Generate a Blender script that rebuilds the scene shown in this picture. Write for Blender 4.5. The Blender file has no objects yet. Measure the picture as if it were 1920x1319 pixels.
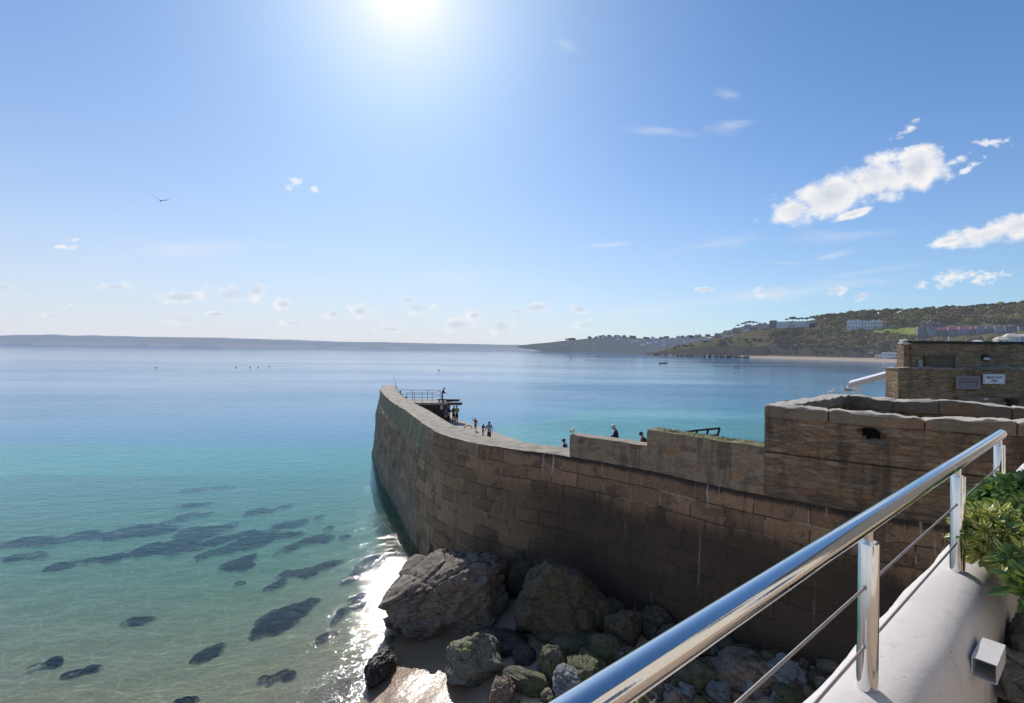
import bpy, bmesh, math, random
import numpy as np
from mathutils import Vector, Matrix, noise
random.seed(11)
S = bpy.context.scene
COL = S.collection
# ------------------------------------------------------------------ measuring
CAMZ = 12.0
F = 17.0 / 36.0 * 1920.0
ROLL = 0.0089
SHY = -7.0 / 1920.0
CR, SR = math.cos(ROLL), math.sin(ROLL)

def ray(px, py):
    u = (px - 960) / F
    v = (659.5 - py) / F + SHY * 1920 / F
    return Vector((u * CR - v * SR, 1.0, u * SR + v * CR))

def P(px, py, z=None, d=None):
    r = ray(px, py)
    t = (z - CAMZ) / r.z if d is None else d
    return Vector((0, 0, CAMZ)) + r * t

def hor(px):
    return 652.5 + (px - 960) * ROLL

# ------------------------------------------------------------------ node helpers
def N(nt, typ, ins=None, **props):
    n = nt.nodes.new(typ)
    for k, v in props.items():
        setattr(n, k, v)
    for k, v in (ins or {}).items():
        s = n.inputs[k]
        if isinstance(v, bpy.types.NodeSocket):
            nt.links.new(v, s)
        elif isinstance(v, bpy.types.Node):
            nt.links.new(v.outputs[0], s)
        else:
            if s.type == 'RGBA' and len(v) == 3:
                v = (*v, 1)
            s.default_value = v
    return n

def M_(nt, op, a, b=0.0, clamp=False):
    n = nt.nodes.new('ShaderNodeMath'); n.operation = op; n.use_clamp = clamp
    for i, v in enumerate((a, b)):
        if isinstance(v, bpy.types.NodeSocket): nt.links.new(v, n.inputs[i])
        else: n.inputs[i].default_value = v
    return n.outputs[0]

def MIX(nt, fac, a, b, mode='MIX'):
    n = nt.nodes.new('ShaderNodeMix'); n.data_type = 'RGBA'; n.blend_type = mode; n.clamp_factor = True
    for s, v in ((n.inputs[0], fac), (n.inputs[6], a), (n.inputs[7], b)):
        if isinstance(v, bpy.types.NodeSocket): nt.links.new(v, s)
        elif isinstance(v, (int, float)): s.default_value = v
        else: s.default_value = (*v[:3], 1)
    return n.outputs[2]

def RAMP(nt, fac, stops):
    n = nt.nodes.new('ShaderNodeValToRGB')
    nt.links.new(fac, n.inputs[0])
    el = n.color_ramp.elements
    while len(el) > len(stops): el.remove(el[-1])
    while len(el) < len(stops): el.new(0.5)
    for e, (p, c) in zip(el, stops):
        e.position = p
        e.color = (c, c, c, 1) if isinstance(c, (int, float)) else (*c[:3], 1)
    return n.outputs[0]

def SS(nt, x, lo, hi):
    n = nt.nodes.new('ShaderNodeMapRange'); n.interpolation_type = 'SMOOTHSTEP'
    nt.links.new(x, n.inputs[0])
    n.inputs[1].default_value = lo; n.inputs[2].default_value = hi
    n.inputs[3].default_value = 0; n.inputs[4].default_value = 1
    return n.outputs[0]

def MAP(nt, vec, scale=(1, 1, 1), rot=(0, 0, 0), loc=(0, 0, 0), typ='POINT'):
    n = nt.nodes.new('ShaderNodeMapping'); n.vector_type = typ
    nt.links.new(vec, n.inputs[0])
    n.inputs[1].default_value = loc; n.inputs[2].default_value = rot; n.inputs[3].default_value = scale
    return n.outputs[0]

def NOISE(nt, vec, scale, detail=4, rough=0.55, dist=0.0):
    n = N(nt, 'ShaderNodeTexNoise', {'Vector': vec, 'Scale': scale, 'Detail': detail, 'Roughness': rough, 'Distortion': dist})
    return n.outputs[0]

def newmat(name):
    m = bpy.data.materials.new(name); m.use_nodes = True
    nt = m.node_tree
    for n in list(nt.nodes): nt.nodes.remove(n)
    out = nt.nodes.new('ShaderNodeOutputMaterial')
    return m, nt, out

def principled(nt, out, **ins):
    b = N(nt, 'ShaderNodeBsdfPrincipled', {k.replace('_', ' '): v for k, v in ins.items()})
    nt.links.new(b.outputs[0], out.inputs[0])
    return b

def simple(name, col, rough=0.6, metal=0.0, var=0.25, scale=6.0, bump=0.0, haze=None, alpha=None):
    """plain paint or cloth: colour broken by noise, optional relief, optional aerial haze"""
    m, nt, out = newmat(name)
    tc = N(nt, 'ShaderNodeTexCoord').outputs['Object']
    n = NOISE(nt, tc, scale, 5)
    c = MIX(nt, n, tuple(x * (1 - var) for x in col), tuple(min(1, x * (1 + var)) for x in col))
    b = principled(nt, out, Base_Color=c, Roughness=rough, Metallic=metal)
    if bump:
        bp = N(nt, 'ShaderNodeBump', {'Height': n, 'Strength': bump, 'Distance': 0.02})
        nt.links.new(bp.outputs[0], b.inputs['Normal'])
    if haze:
        e = N(nt, 'ShaderNodeEmission', {'Color': haze[1], 'Strength': 1.0})
        mx = N(nt, 'ShaderNodeMixShader', {0: haze[0], 1: b.outputs[0], 2: e.outputs[0]})
        nt.links.new(mx.outputs[0], out.inputs[0])
    return m

# ------------------------------------------------------------------ mesh helpers
def woff(o):
    v = Vector((0, 0, 0))
    while o is not None:
        v = v + Vector(o.location); o = o.parent
    return v

def link(name, me, mat, parent=None, loc=(0, 0, 0), smooth=None):
    o = bpy.data.objects.new(name, me)
    COL.objects.link(o)
    if mat is not None and len(me.materials) == 0:
        for m in (mat if isinstance(mat, (list, tuple)) else [mat]): me.materials.append(m)
    o.parent = parent; o.location = loc
    if smooth is not None:
        me.polygons.foreach_set('use_smooth', [True] * len(me.polygons))
        if smooth < 3.1: me.set_sharp_from_angle(angle=smooth)
    return o

def tag(o, label=None, cat=None, group=None, kind=None):
    if label: o['label'] = label
    if cat: o['category'] = cat
    if group: o['group'] = group
    if kind: o['kind'] = kind
    return o

def empty(name, loc, label, cat, group=None, rz=0):
    o = bpy.data.objects.new(name, None); COL.objects.link(o)
    o.location = loc; o.rotation_euler = (0, 0, rz); o.empty_display_size = 0.2
    return tag(o, label, cat, group)

def copy_tree(o, parent=None):
    c = o.copy(); COL.objects.link(c); c.parent = parent
    for ch in list(o.children): copy_tree(ch, c)
    return c

class MB:
    def __init__(s): s.v = []; s.f = []; s.mi = []
    def add(s, vs, fs, mi=0):
        b = len(s.v); s.v += [Vector(x) for x in vs]
        s.f += [tuple(i + b for i in f) for f in fs]; s.mi += [mi] * len(fs); return s
    def box(s, c, sz, rz=0.0, m=None, mi=0, taper=1.0):
        x, y, z = sz[0] / 2, sz[1] / 2, sz[2] / 2
        R = m if m is not None else Matrix.Rotation(rz, 3, 'Z')
        vs = [R @ Vector((a * x * (taper if c_ > 0 else 1), b_ * y * (taper if c_ > 0 else 1), c_ * z)) + Vector(c) for c_ in (-1, 1) for b_ in (-1, 1) for a in (-1, 1)]
        return s.add(vs, [(0, 2, 3, 1), (4, 5, 7, 6), (0, 1, 5, 4), (2, 6, 7, 3), (0, 4, 6, 2), (1, 3, 7, 5)], mi)
    def tube(s, pts, r, n=8, mi=0, cap=True):
        pts = [Vector(p) for p in pts]
        rs = r if isinstance(r, (list, tuple)) else [r] * len(pts)
        vs = []; fs = []
        up = None
        for i, p in enumerate(pts):
            t = (pts[min(i + 1, len(pts) - 1)] - pts[max(i - 1, 0)]).normalized()
            a = up if up is not None else (Vector((0, 0, 1)) if abs(t.z) < 0.9 else Vector((1, 0, 0)))
            x = t.cross(a).normalized(); y = x.cross(t).normalized(); up = y
            for k in range(n):
                q = 2 * math.pi * k / n
                vs.append(p + (x * math.cos(q) + y * math.sin(q)) * rs[i])
        for i in range(len(pts) - 1):
            for k in range(n):
                k2 = (k + 1) % n
                fs.append((i * n + k, i * n + k2, (i + 1) * n + k2, (i + 1) * n + k))
        if cap:
            fs.append(tuple(range(n))[::-1]); fs.append(tuple((len(pts) - 1) * n + k for k in range(n)))
        return s.add(vs, fs, mi)
    def prism(s, poly, z0, z1, mi=0):
        n = len(poly)
        vs = [(p[0], p[1], z0) for p in poly] + [(p[0], p[1], z1) for p in poly]
        fs = [tuple(range(n))[::-1], tuple(range(n, 2 * n))] + [(i, (i + 1) % n, n + (i + 1) % n, n + i) for i in range(n)]
        return s.add(vs, fs, mi)
    def ell(s, c, r, seg=10, rings=7, mi=0, m=None):
        vs = [(0, 0, -1)]; fs = []
        for i in range(1, rings):
            a = -math.pi / 2 + math.pi * i / rings
            for k in range(seg):
                q = 2 * math.pi * k / seg
                vs.append((math.cos(a) * math.cos(q), math.cos(a) * math.sin(q), math.sin(a)))
        vs.append((0, 0, 1)); last = len(vs) - 1
        for k in range(seg):
            k2 = (k + 1) % seg
            fs.append((0, 1 + k2, 1 + k)); fs.append((last, last - seg + k, last - seg + k2))
            for i in range(rings - 2):
                a = 1 + i * seg
                fs.append((a + k, a + k2, a + seg + k2, a + seg + k))
        R = m if m is not None else Matrix.Identity(3)
        return s.add([R @ Vector((v[0] * r[0], v[1] * r[1], v[2] * r[2])) + Vector(c) for v in vs], fs, mi)
    def mesh(s, name, off=Vector((0, 0, 0)), fix=True):
        me = bpy.data.meshes.new(name)
        me.from_pydata([tuple(v - off) for v in s.v], [], s.f)
        if any(s.mi): me.polygons.foreach_set('material_index', s.mi)
        if fix:
            bm = bmesh.new(); bm.from_mesh(me); bmesh.ops.recalc_face_normals(bm, faces=bm.faces); bm.to_mesh(me); bm.free()
        me.update(); return me
    def build(s, name, mat, parent=None, origin=None, world=True, smooth=None, fix=True):
        off = (woff(parent) if parent is not None else Vector(origin or (0, 0, 0))) if world else Vector((0, 0, 0))
        me = s.mesh(name, off, fix)
        o = link(name, me, mat, parent, (0, 0, 0) if parent is not None else (off if world else (origin or (0, 0, 0))), smooth)
        return o

def npmesh(name, verts, faces, attrs=None, uv=None):
    me = bpy.data.meshes.new(name)
    verts = np.asarray(verts, dtype=np.float32); faces = np.asarray(faces, dtype=np.int32)
    k = faces.shape[1]
    me.vertices.add(len(verts)); me.vertices.foreach_set('co', verts.ravel())
    me.loops.add(faces.size); me.loops.foreach_set('vertex_index', faces.ravel())
    me.polygons.add(len(faces)); me.polygons.foreach_set('loop_start', np.arange(0, faces.size, k, dtype=np.int32))
    me.update(calc_edges=True); me.validate()
    for n, a in (attrs or {}).items():
        a = np.asarray(a, dtype=np.float32)
        if a.ndim == 1:
            me.attributes.new(n, 'FLOAT', 'POINT').data.foreach_set('value', a)
        else:
            me.color_attributes.new(n, 'FLOAT_COLOR', 'POINT').data.foreach_set('color', np.c_[a, np.ones(len(a))].astype(np.float32).ravel())
    return me

def grid_faces(nr, nc):
    i = np.arange(nr - 1)[:, None] * nc + np.arange(nc - 1)[None, :]
    i = i.ravel()
    return np.c_[i, i + 1, i + nc + 1, i + nc]

def fbm(p, o=4):
    return noise.fractal(p, 1.0, 2.0, o, noise_basis='PERLIN_ORIGINAL')

def resample(pts, step):
    pts = [Vector((p[0], p[1], 0)) for p in pts]
    out = []
    for i in range(len(pts) - 1):
        p0 = pts[max(i - 1, 0)]; p1 = pts[i]; p2 = pts[i + 1]; p3 = pts[min(i + 2, len(pts) - 1)]
        for k in range(12):
            t = k / 12
            out.append(0.5 * ((2 * p1) + (p2 - p0) * t + (2 * p0 - 5 * p1 + 4 * p2 - p3) * t * t + (3 * p1 - p0 - 3 * p2 + p3) * t ** 3))
    out.append(pts[-1])
    res = [out[0]]; acc = 0
    L = sum((out[i + 1] - out[i]).length for i in range(len(out) - 1)); n = max(2, round(L / step)); st = L / n
    need = st
    for i in range(len(out) - 1):
        a, b = out[i], out[i + 1]; l = (b - a).length; pos = 0
        while l - pos >= need - 1e-9 and len(res) < n:
            pos += need; res.append(a.lerp(b, pos / l)); need = st
        need -= (l - pos)
    if len(res) == n: res.append(out[-1])
    return res

def wall(name, path, z0, z1, thick, mat, batter=0.0, du=0.3, dv=0.3, amp=0.015, ztop=None, parent=None, u0=0.0, edge=0.02,
         setback=0.0, hole=None, seed=0.0, topamp=0.02, zbase=None, pre=False, freq=2.2, off=None, hole_mat=None):
    """masonry wall swept along a path; its front faces the right-hand side of the path (the photographer)"""
    pts = [Vector((p[0], p[1], 0)) for p in path] if pre else resample(path, du)
    n = len(pts); U = [u0]
    for i in range(1, n): U.append(U[-1] + (pts[i] - pts[i - 1]).length)
    vs = []; uvs = []
    nt_ = max(2, int(thick / 0.3)); m = None
    for i in range(n):
        t = (pts[min(i + 1, n - 1)] - pts[max(i - 1, 0)]).normalized(); nb = Vector((-t.y, t.x, 0))
        zt = z1 + (ztop(U[i]) if ztop else 0)
        zb = zbase(U[i]) if zbase else z0
        nv = max(2, round((z1 - z0) / dv)); prof = []
        for k in range(nv + 1):
            z = zb + (zt - zb) * k / nv
            p = pts[i] + nb * (setback - batter * (zt - z)); p.z = z
            d = amp * (fbm(Vector((U[i] * freq, z * freq, 3.1 + seed)), 4)) + amp * 0.8 * noise.noise(Vector((U[i] * 9, z * 9, seed)))
            if k == nv: d += edge
            if off: d -= off(U[i], z)
            p = p + nb * d
            if hole: p = p + nb * hole(U[i], z)
            prof.append((p, (U[i], z)))
        for k in range(1, nt_ + 1):
            p = pts[i] + nb * (setback + thick * k / nt_ - (edge if k == nt_ else 0)); p.z = zt + topamp * fbm(Vector((U[i] * 3, k * .9, 9 + seed)), 3) + (topamp if k < nt_ else 0)
            prof.append((p, (U[i], zt + thick * k / nt_)))
        p = pts[i] + nb * (setback + thick); p.z = zt - 0.05; prof.append((p, (U[i], zt + thick + .1)))
        p = pts[i] + nb * (setback + thick); p.z = zb; prof.append((p, (U[i], zb)))
        m = len(prof)
        for p, uv in prof: vs.append(p); uvs.append(uv)
    fs = []
    for i in range(n - 1):
        for k in range(m - 1):
            fs.append((i * m + k, (i + 1) * m + k, (i + 1) * m + k + 1, i * m + k + 1))
    fs.append(tuple(range(m))); fs.append(tuple((n - 1) * m + k for k in range(m))[::-1])
    me = bpy.data.meshes.new(name)
    org = Vector((pts[0].x, pts[0].y, z0)) if parent is None else woff(parent)
    me.from_pydata([tuple(v - org) for v in vs], [], fs)
    lay = me.uv_layers.new(name='UVMap')
    li = np.zeros(len(me.loops), dtype=np.int32); me.loops.foreach_get('vertex_index', li)
    uva = np.array(uvs, dtype=np.float32)[li]
    # the end caps are seen edge on: give them depth-wise coordinates
    for pi in (len(fs) - 2, len(fs) - 1):
        pl = me.polygons[pi]
        base = vs[fs[pi][0]]
        for l in pl.loop_indices:
            v = vs[li[l]]; uva[l] = ((Vector((v.x, v.y, 0)) - Vector((base.x, base.y, 0))).length + 50, v.z)
    lay.data.foreach_set('uv', uva.ravel())
    if hole_mat:
        me.materials.append(mat); me.materials.append(hole_mat)
        for pl in me.polygons[:-2]:
            us = [uvs[v] for v in pl.vertices]; cu, cz = sum(a[0] for a in us) / 4, sum(a[1] for a in us) / 4
            if hole(cu, cz) > .12: pl.material_index = 1
    me.update()
    return link(name, me, mat, parent, org if parent is None else (0, 0, 0), smooth=math.radians(40))

def rough_blocks(name, path, z, h, thick, mat, parent, setback=-0.04, lens=(1.6, 2.6), seed=0, rough=0.05, gap=0.03, du=0.12, back=True):
    """a run of rough-hewn coping blocks along a path, one mesh"""
    rnd = random.Random(seed)
    pts = resample(path, du); n = len(pts); mb = MB(); U = [0]
    for i in range(1, n): U.append(U[-1] + (pts[i] - pts[i - 1]).length)
    i = 0; uvs = []
    while i < n - 2:
        L = rnd.uniform(*lens); j = i + 1
        while j < n - 1 and U[j] - U[i] < L: j += 1
        if n - 1 - j < 4: j = n - 1
        hz = rnd.uniform(-.03, .05); tilt = rnd.uniform(-.05, .05); off = rnd.uniform(-.03, .03); base = len(mb.v); prof_n = None
        for q in range(i, j + 1):
            t = (pts[min(q + 1, n - 1)] - pts[max(q - 1, 0)]).normalized(); nb = Vector((-t.y, t.x, 0))
            endf = min(U[q] - U[i], U[j] - U[q]); dr = 0.025 * max(0, 1 - endf / .08)
            w = (U[q] - U[i]) / max(.1, U[j] - U[i]) - .5
            c = pts[q].copy()
            if q == i: c += t * gap / 2
            if q == j: c -= t * gap / 2
            row = []
            sq = 9
            for k, (a, b) in enumerate([(0, 0), (0, .33), (0, .66), (.0, .93), (.035, .99), (.25, 1.0), (.5, 1.0), (.75, 1.0), (.96, .97), (1, .85), (1, 0)]):
                nz = fbm(Vector((U[q] * 2.3, k * .55, seed * 3.3)), 5) * rough
                rg = abs(noise.noise(Vector((U[q] * 1.1, b * 6 + k * .5, seed + 5)))) * rough
                p = c + nb * (setback + off + thick * a + (nz * .6 if a < .05 else 0))
                top = max(0, (b - .5) * 2)
                p.z = z + h * b + top * (hz + tilt * w * 2 - dr + nz * 1.0 + rg * .7)
                row.append(p); uvs.append((U[q], p.z + a))
            prof_n = len(row); mb.v += row
        m = prof_n; c_ = j - i + 1
        for q in range(c_ - 1):
            for k in range(m - 1):
                mb.f.append((base + q * m + k, base + (q + 1) * m + k, base + (q + 1) * m + k + 1, base + q * m + k + 1)); mb.mi.append(0)
        mb.f.append(tuple(base + k for k in range(m))); mb.mi.append(0)
        mb.f.append(tuple(base + (c_ - 1) * m + k for k in range(m))[::-1]); mb.mi.append(0)
        i = j
    off = woff(parent)
    me = bpy.data.meshes.new(name); me.from_pydata([tuple(v - off) for v in mb.v], [], mb.f)
    lay = me.uv_layers.new(name='UVMap'); li = np.zeros(len(me.loops), dtype=np.int32); me.loops.foreach_get('vertex_index', li)
    lay.data.foreach_set('uv', np.array(uvs, dtype=np.float32)[li].ravel()); me.update()
    return link(name, me, mat, parent, smooth=math.radians(32))

def rock_mesh(name, size, seed, sub=4, cuts=12, rough=0.10, cutd=(0.62, 0.95), strata=0.0, planes=(), strat_dir=(0.3, -.2, 1), fine=0.02, crack=.07):
    rnd = random.Random(seed)
    bm = bmesh.new(); bmesh.ops.create_icosphere(bm, subdivisions=sub, radius=1.0)
    pl = [(Vector((rnd.gauss(0, 1), rnd.gauss(0, 1), rnd.gauss(0, 1))).normalized(), rnd.uniform(*cutd)) for _ in range(cuts)]
    pl += [(Vector(a).normalized(), b) for a, b in planes]
    sd = Vector(strat_dir).normalized()
    for v in bm.verts:
        p = v.co.copy(); q = p + Vector((seed * 1.7, seed * .9, 0))
        w = p + 0.18 * noise.noise_vector(q * 1.6)
        for nrm, d in pl:
            e = w.dot(nrm) - d
            if e > 0: w -= nrm * e * 0.93
        r = fbm(q * 1.5, 5) * rough + (1 - abs(noise.noise(q * 3.1))) * rough * .45 + noise.noise(q * 9) * fine + noise.noise(q * 19) * fine * .5
        if crack:
            g = w.copy(); g -= sd * g.dot(sd) * -1.2; g = g * 1.5 + Vector((seed * 2.3, 0, seed))
            d_, pt_ = noise.voronoi(g); r -= crack * math.exp(-(d_[1] - d_[0]) * 9); r += crack * .9 * noise.cell(pt_[0] * 3.1)
            d_, pt_ = noise.voronoi(g * 2.7); r -= crack * .35 * math.exp(-(d_[1] - d_[0]) * 8); r += crack * .35 * noise.cell(pt_[0] * 3.1)
        if strata:
            s_ = w.dot(sd) * 7 + noise.noise(q * 1.3) * 1.3
            r -= strata * (abs((s_ % 1) - .5) * 2) ** 3
        w *= (1 + r)
        v.co = Vector((w.x * size[0], w.y * size[1], w.z * size[2]))
    me = bpy.data.meshes.new(name); bm.to_mesh(me); bm.free()
    return me
# ------------------------------------------------------------------ camera, sun, sky
cam = bpy.data.cameras.new('camera'); cam.lens = 17; cam.sensor_width = 36; cam.shift_y = SHY; cam.clip_start = 0.05; cam.clip_end = 90000
co = bpy.data.objects.new('camera', cam); COL.objects.link(co)
co.matrix_world = Matrix.Translation((0, 0, CAMZ)) @ Matrix.Rotation(math.pi / 2, 4, 'X') @ Matrix.Rotation(ROLL, 4, 'Z')
S.camera = co
S.view_settings.view_transform = 'Standard'; S.view_settings.look = 'None'; S.view_settings.exposure = 0
S.render.engine = 'CYCLES'
S.cycles.max_bounces = 8; S.cycles.transparent_max_bounces = 12; S.cycles.use_denoising = True
S.cycles.sample_clamp_indirect = 4.0

SUN = ray(752, -45).normalized()
SEL = math.asin(SUN.z); SAZ = math.atan2(SUN.x, SUN.y)
sl = bpy.data.lights.new('sun', 'SUN'); sl.energy = 4.1; sl.angle = math.radians(0.53); sl.color = (1, .94, .86)
so = bpy.data.objects.new('sun', sl); COL.objects.link(so)
so.rotation_euler = (-SUN).to_track_quat('-Z', 'Y').to_euler(); so.location = (0, 0, 60)

W = bpy.data.worlds.new('World'); S.world = W; W.use_nodes = True
nt = W.node_tree
for n in list(nt.nodes): nt.nodes.remove(n)
wo = nt.nodes.new('ShaderNodeOutputWorld'); bg = nt.nodes.new('ShaderNodeBackground'); nt.links.new(bg.outputs[0], wo.inputs[0])
bg.inputs[1].default_value = 0.116
sky = N(nt, 'ShaderNodeTexSky', sky_type='NISHITA', sun_disc=False, sun_elevation=SEL, sun_rotation=SAZ, air_density=1.0, dust_density=0.35, ozone_density=1.6, altitude=0)
gen = N(nt, 'ShaderNodeTexCoord').outputs['Generated']
dirn = N(nt, 'ShaderNodeVectorMath', {0: gen}, operation='NORMALIZE').outputs[0]
sep = N(nt, 'ShaderNodeSeparateXYZ', {0: dirn})
dx, dy, dz = sep.outputs
dot = N(nt, 'ShaderNodeVectorMath', {0: dirn, 1: tuple(SUN)}, operation='DOT_PRODUCT').outputs['Value']
ang = M_(nt, 'ARCCOSINE', M_(nt, 'MINIMUM', dot, 1.0))
col = MIX(nt, 1.0, sky.outputs[0], (0.39, 0.74, 1.06), 'MULTIPLY')
# bright hazy veil low over the bay, strongest under the sun
low = M_(nt, 'POWER', M_(nt, 'SUBTRACT', 1.0, M_(nt, 'MULTIPLY', M_(nt, 'ABSOLUTE', dz), 1.0), True), 3.6)
az = M_(nt, 'ARCTAN2', dx, dy)
side = SS(nt, az, 0.85, -0.25)
hz = M_(nt, 'MULTIPLY', low, M_(nt, 'ADD', M_(nt, 'MULTIPLY', side, 0.60), 0.42))
col = MIX(nt, hz, col, (6.45, 6.55, 7.15))
# aureole round the sun
gl_ = None
for k, amp in ((3.6, .34), (9.0, .50), (22.0, .95)):
    g = M_(nt, 'MULTIPLY', M_(nt, 'EXPONENT', M_(nt, 'MULTIPLY', ang, -k)), amp)
    gl_ = g if gl_ is None else M_(nt, 'ADD', gl_, g)
col = MIX(nt, gl_, col, (9.6, 9.4, 9.2))
# clouds, placed by direction
dyc = M_(nt, 'MAXIMUM', dy, 0.05)
uv = N(nt, 'ShaderNodeCombineXYZ', {0: M_(nt, 'DIVIDE', dx, dyc), 1: M_(nt, 'DIVIDE', dz, dyc), 2: 0.0}).outputs[0]
front = SS(nt, dy, 0.05, 0.2)
nA = N(nt, 'ShaderNodeTexNoise', {'Vector': uv, 'Scale': 26.0, 'Detail': 9.0, 'Roughness': 0.62}).outputs[0]
nB = N(nt, 'ShaderNodeTexNoise', {'Vector': MAP(nt, uv, (1, 1.0, 1)), 'Scale': 11.0, 'Detail': 5.0, 'Roughness': 0.55}).outputs[0]
nlow = N(nt, 'ShaderNodeTexNoise', {'Vector': MAP(nt, uv, (1, 1.5, 1)), 'Scale': 16.0, 'Detail': 7.0, 'Roughness': 0.6}).outputs[0]
def blobs(lst):
    best = None
    for px, py, rx, ry, rot in lst:
        r = ray(px, py)
        v = MAP(nt, uv, (rx / F, ry / F, 1), (0, 0, math.radians(rot)), (r.x, r.z, 0), 'TEXTURE')
        l = N(nt, 'ShaderNodeVectorMath', {0: v}, operation='LENGTH').outputs['Value']
        best = l if best is None else M_(nt, 'MINIMUM', best, l)
    return best
def density(l, noi, amp, lo, hi):
    return M_(nt, 'MULTIPLY', SS(nt, M_(nt, 'ADD', M_(nt, 'SUBTRACT', 1.0, l), M_(nt, 'MULTIPLY', M_(nt, 'SUBTRACT', noi, 0.5), amp)), lo, hi), front)
# thin cirrus
ci = blobs([(1400, 558, 400, 22, 8), (1640, 508, 150, 10, 9), (850, 520, 110, 26, -4), (1240, 244, 80, 12, -4), (1370, 238, 60, 18, 6), (1365, 176, 40, 14, -10), (1060, 84, 34, 16, -20),
            (1330, 460, 120, 16, 10), (1560, 480, 60, 8, 14), (1480, 494, 40, 4, -2), (1140, 460, 60, 6, 4), (320, 470, 260, 30, 4), (1560, 445, 150, 18, 4)])
nC = N(nt, 'ShaderNodeTexNoise', {'Vector': MAP(nt, uv, (1, 5, 1), (0, 0, math.radians(8))), 'Scale': 7.0, 'Detail': 6.0, 'Roughness': 0.6}).outputs[0]
dci = M_(nt, 'MULTIPLY', density(ci, nC, 2.2, 0.0, 1.5), 0.42)
col = MIX(nt, dci, col, (7.2, 7.3, 7.7))
# far small cumulus
cu = blobs([(216, 540, 36, 11, 0), (340, 557, 60, 13, 3), (440, 552, 66, 20, 8), (480, 545, 25, 16, 0), (345, 599, 28, 15, 0), (405, 590, 28, 7, 0), (532, 571, 20, 13, 0), (627, 589, 20, 13, 0), (677, 584, 28, 16, 0),
            (765, 564, 22, 11, 0), (784, 577, 32, 13, 0), (890, 592, 17, 11, 0), (1005, 577, 44, 12, 6), (1088, 580, 24, 11, 0), (968, 583, 20, 8, 0), (8, 541, 26, 14, -15), (42, 553, 22, 6, 0),
            (135, 580, 16, 13, 0), (98, 592, 20, 7, 0), (175, 585, 14, 5, 0), (1437, 546, 34, 13, 5), (1565, 546, 24, 11, 10), (1616, 557, 28, 8, 18), (550, 607, 30, 6, 0), (860, 610, 50, 16, 0), (940, 612, 30, 18, 0), (1320, 543, 30, 5, 4), (1105, 610, 40, 10, 0), (730, 618, 50, 8, 0)])
dcu = M_(nt, 'MULTIPLY', density(cu, nA, 4.4, 0.0, 1.1), 0.8)
sh = SS(nt, M_(nt, 'ADD', cu, M_(nt, 'MULTIPLY', nB, 0.5)), 1.05, 0.45)
col = MIX(nt, dcu, col, MIX(nt, sh, (8.1, 8.0, 8.0), (5.6, 6.1, 7.1)))
# the crisp clouds over the hill
cb = blobs([(1555, 368, 108, 36, 17), (1640, 337, 95, 44, 14), (1722, 312, 56, 44, 22), (1492, 390, 44, 24, 15), (1600, 402, 40, 8, 20),
            (1850, 439, 78, 22, 13), (1915, 424, 60, 24, 12), (1785, 452, 44, 9, 12)])
sm = blobs([(1705, 242, 26, 9, 32), (1862, 268, 36, 8, 2), (1799, 296, 18, 8, 20), (1812, 318, 30, 7, 35), (1780, 523, 52, 14, 10), (1850, 522, 46, 10, 14), (1700, 279, 18, 4, 12),
            (556, 341, 15, 9, 10), (591, 355, 9, 7, 0), (540, 350, 9, 8, 60), (138, 451, 14, 4, 0), (124, 464, 26, 5, 0)])
nE = N(nt, 'ShaderNodeTexNoise', {'Vector': MAP(nt, uv, (1, 1.5, 1), (0, 0, math.radians(-15))), 'Scale': 15.0, 'Detail': 7.0, 'Roughness': 0.56}).outputs[0]
dcb = density(cb, nE, 2.5, -0.20, 0.50)
nS = N(nt, 'ShaderNodeTexNoise', {'Vector': MAP(nt, uv, (1, 1.6, 1), (0, 0, math.radians(-20))), 'Scale': 42.0, 'Detail': 5.0, 'Roughness': 0.55}).outputs[0]
dsm = M_(nt, 'MULTIPLY', density(sm, nS, 4.2, -0.15, 1.0), .85)
col = MIX(nt, dsm, col, (8.0, 7.95, 8.0))
uvs_ = N(nt, 'ShaderNodeVectorMath', {0: uv, 1: (0.012, -0.018, 0)}, operation='ADD').outputs[0]
nE2 = N(nt, 'ShaderNodeTexNoise', {'Vector': MAP(nt, uvs_, (1, 1.5, 1), (0, 0, math.radians(-15))), 'Scale': 15.0, 'Detail': 7.0, 'Roughness': 0.6}).outputs[0]
body = SS(nt, M_(nt, 'ADD', cb, M_(nt, 'MULTIPLY', M_(nt, 'SUBTRACT', nE2, 0.5), -2.2)), 1.05, -.55)
col = MIX(nt, dcb, col, MIX(nt, body, (8.2, 8.1, 8.1), (5.1, 5.6, 6.5)))
nt.links.new(col, bg.inputs[0])
W.cycles.sampling_method = 'MANUAL'; W.cycles.sample_map_resolution = 1024

# ------------------------------------------------------------------ sea bed, sand and water
def smax(a, b, k=0.25):
    m = np.maximum(a, b)
    return m + k * np.log(np.exp((a - m) / k) + np.exp((b - m) / k))
def bed(X, Y):
    X = np.asarray(X, dtype=float); Y = np.asarray(Y, dtype=float)
    A = (X + 4.8) - np.maximum(0, Y - 20.5) * 0.55
    B = 12.5 - Y
    a = np.where(A > 0, 0.17 * A, 0.15 * A); b = 0.105 * B
    z = smax(a, b)
    tt_ = np.clip((Y - 35) / 60, 0, 1)
    z = z - tt_ * tt_ * (3 - 2 * tt_) * 2.0 - np.clip((Y - 30), 0, 400) * 0.012
    hi = 2.9; z = np.where(z > 2.2, 2.2 + (hi - 2.2) * (1 - np.exp(-(z - 2.2) / (hi - 2.2))), z)
    return z - 0.03
def bedz(x, y): return float(bed(x, y))

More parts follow.
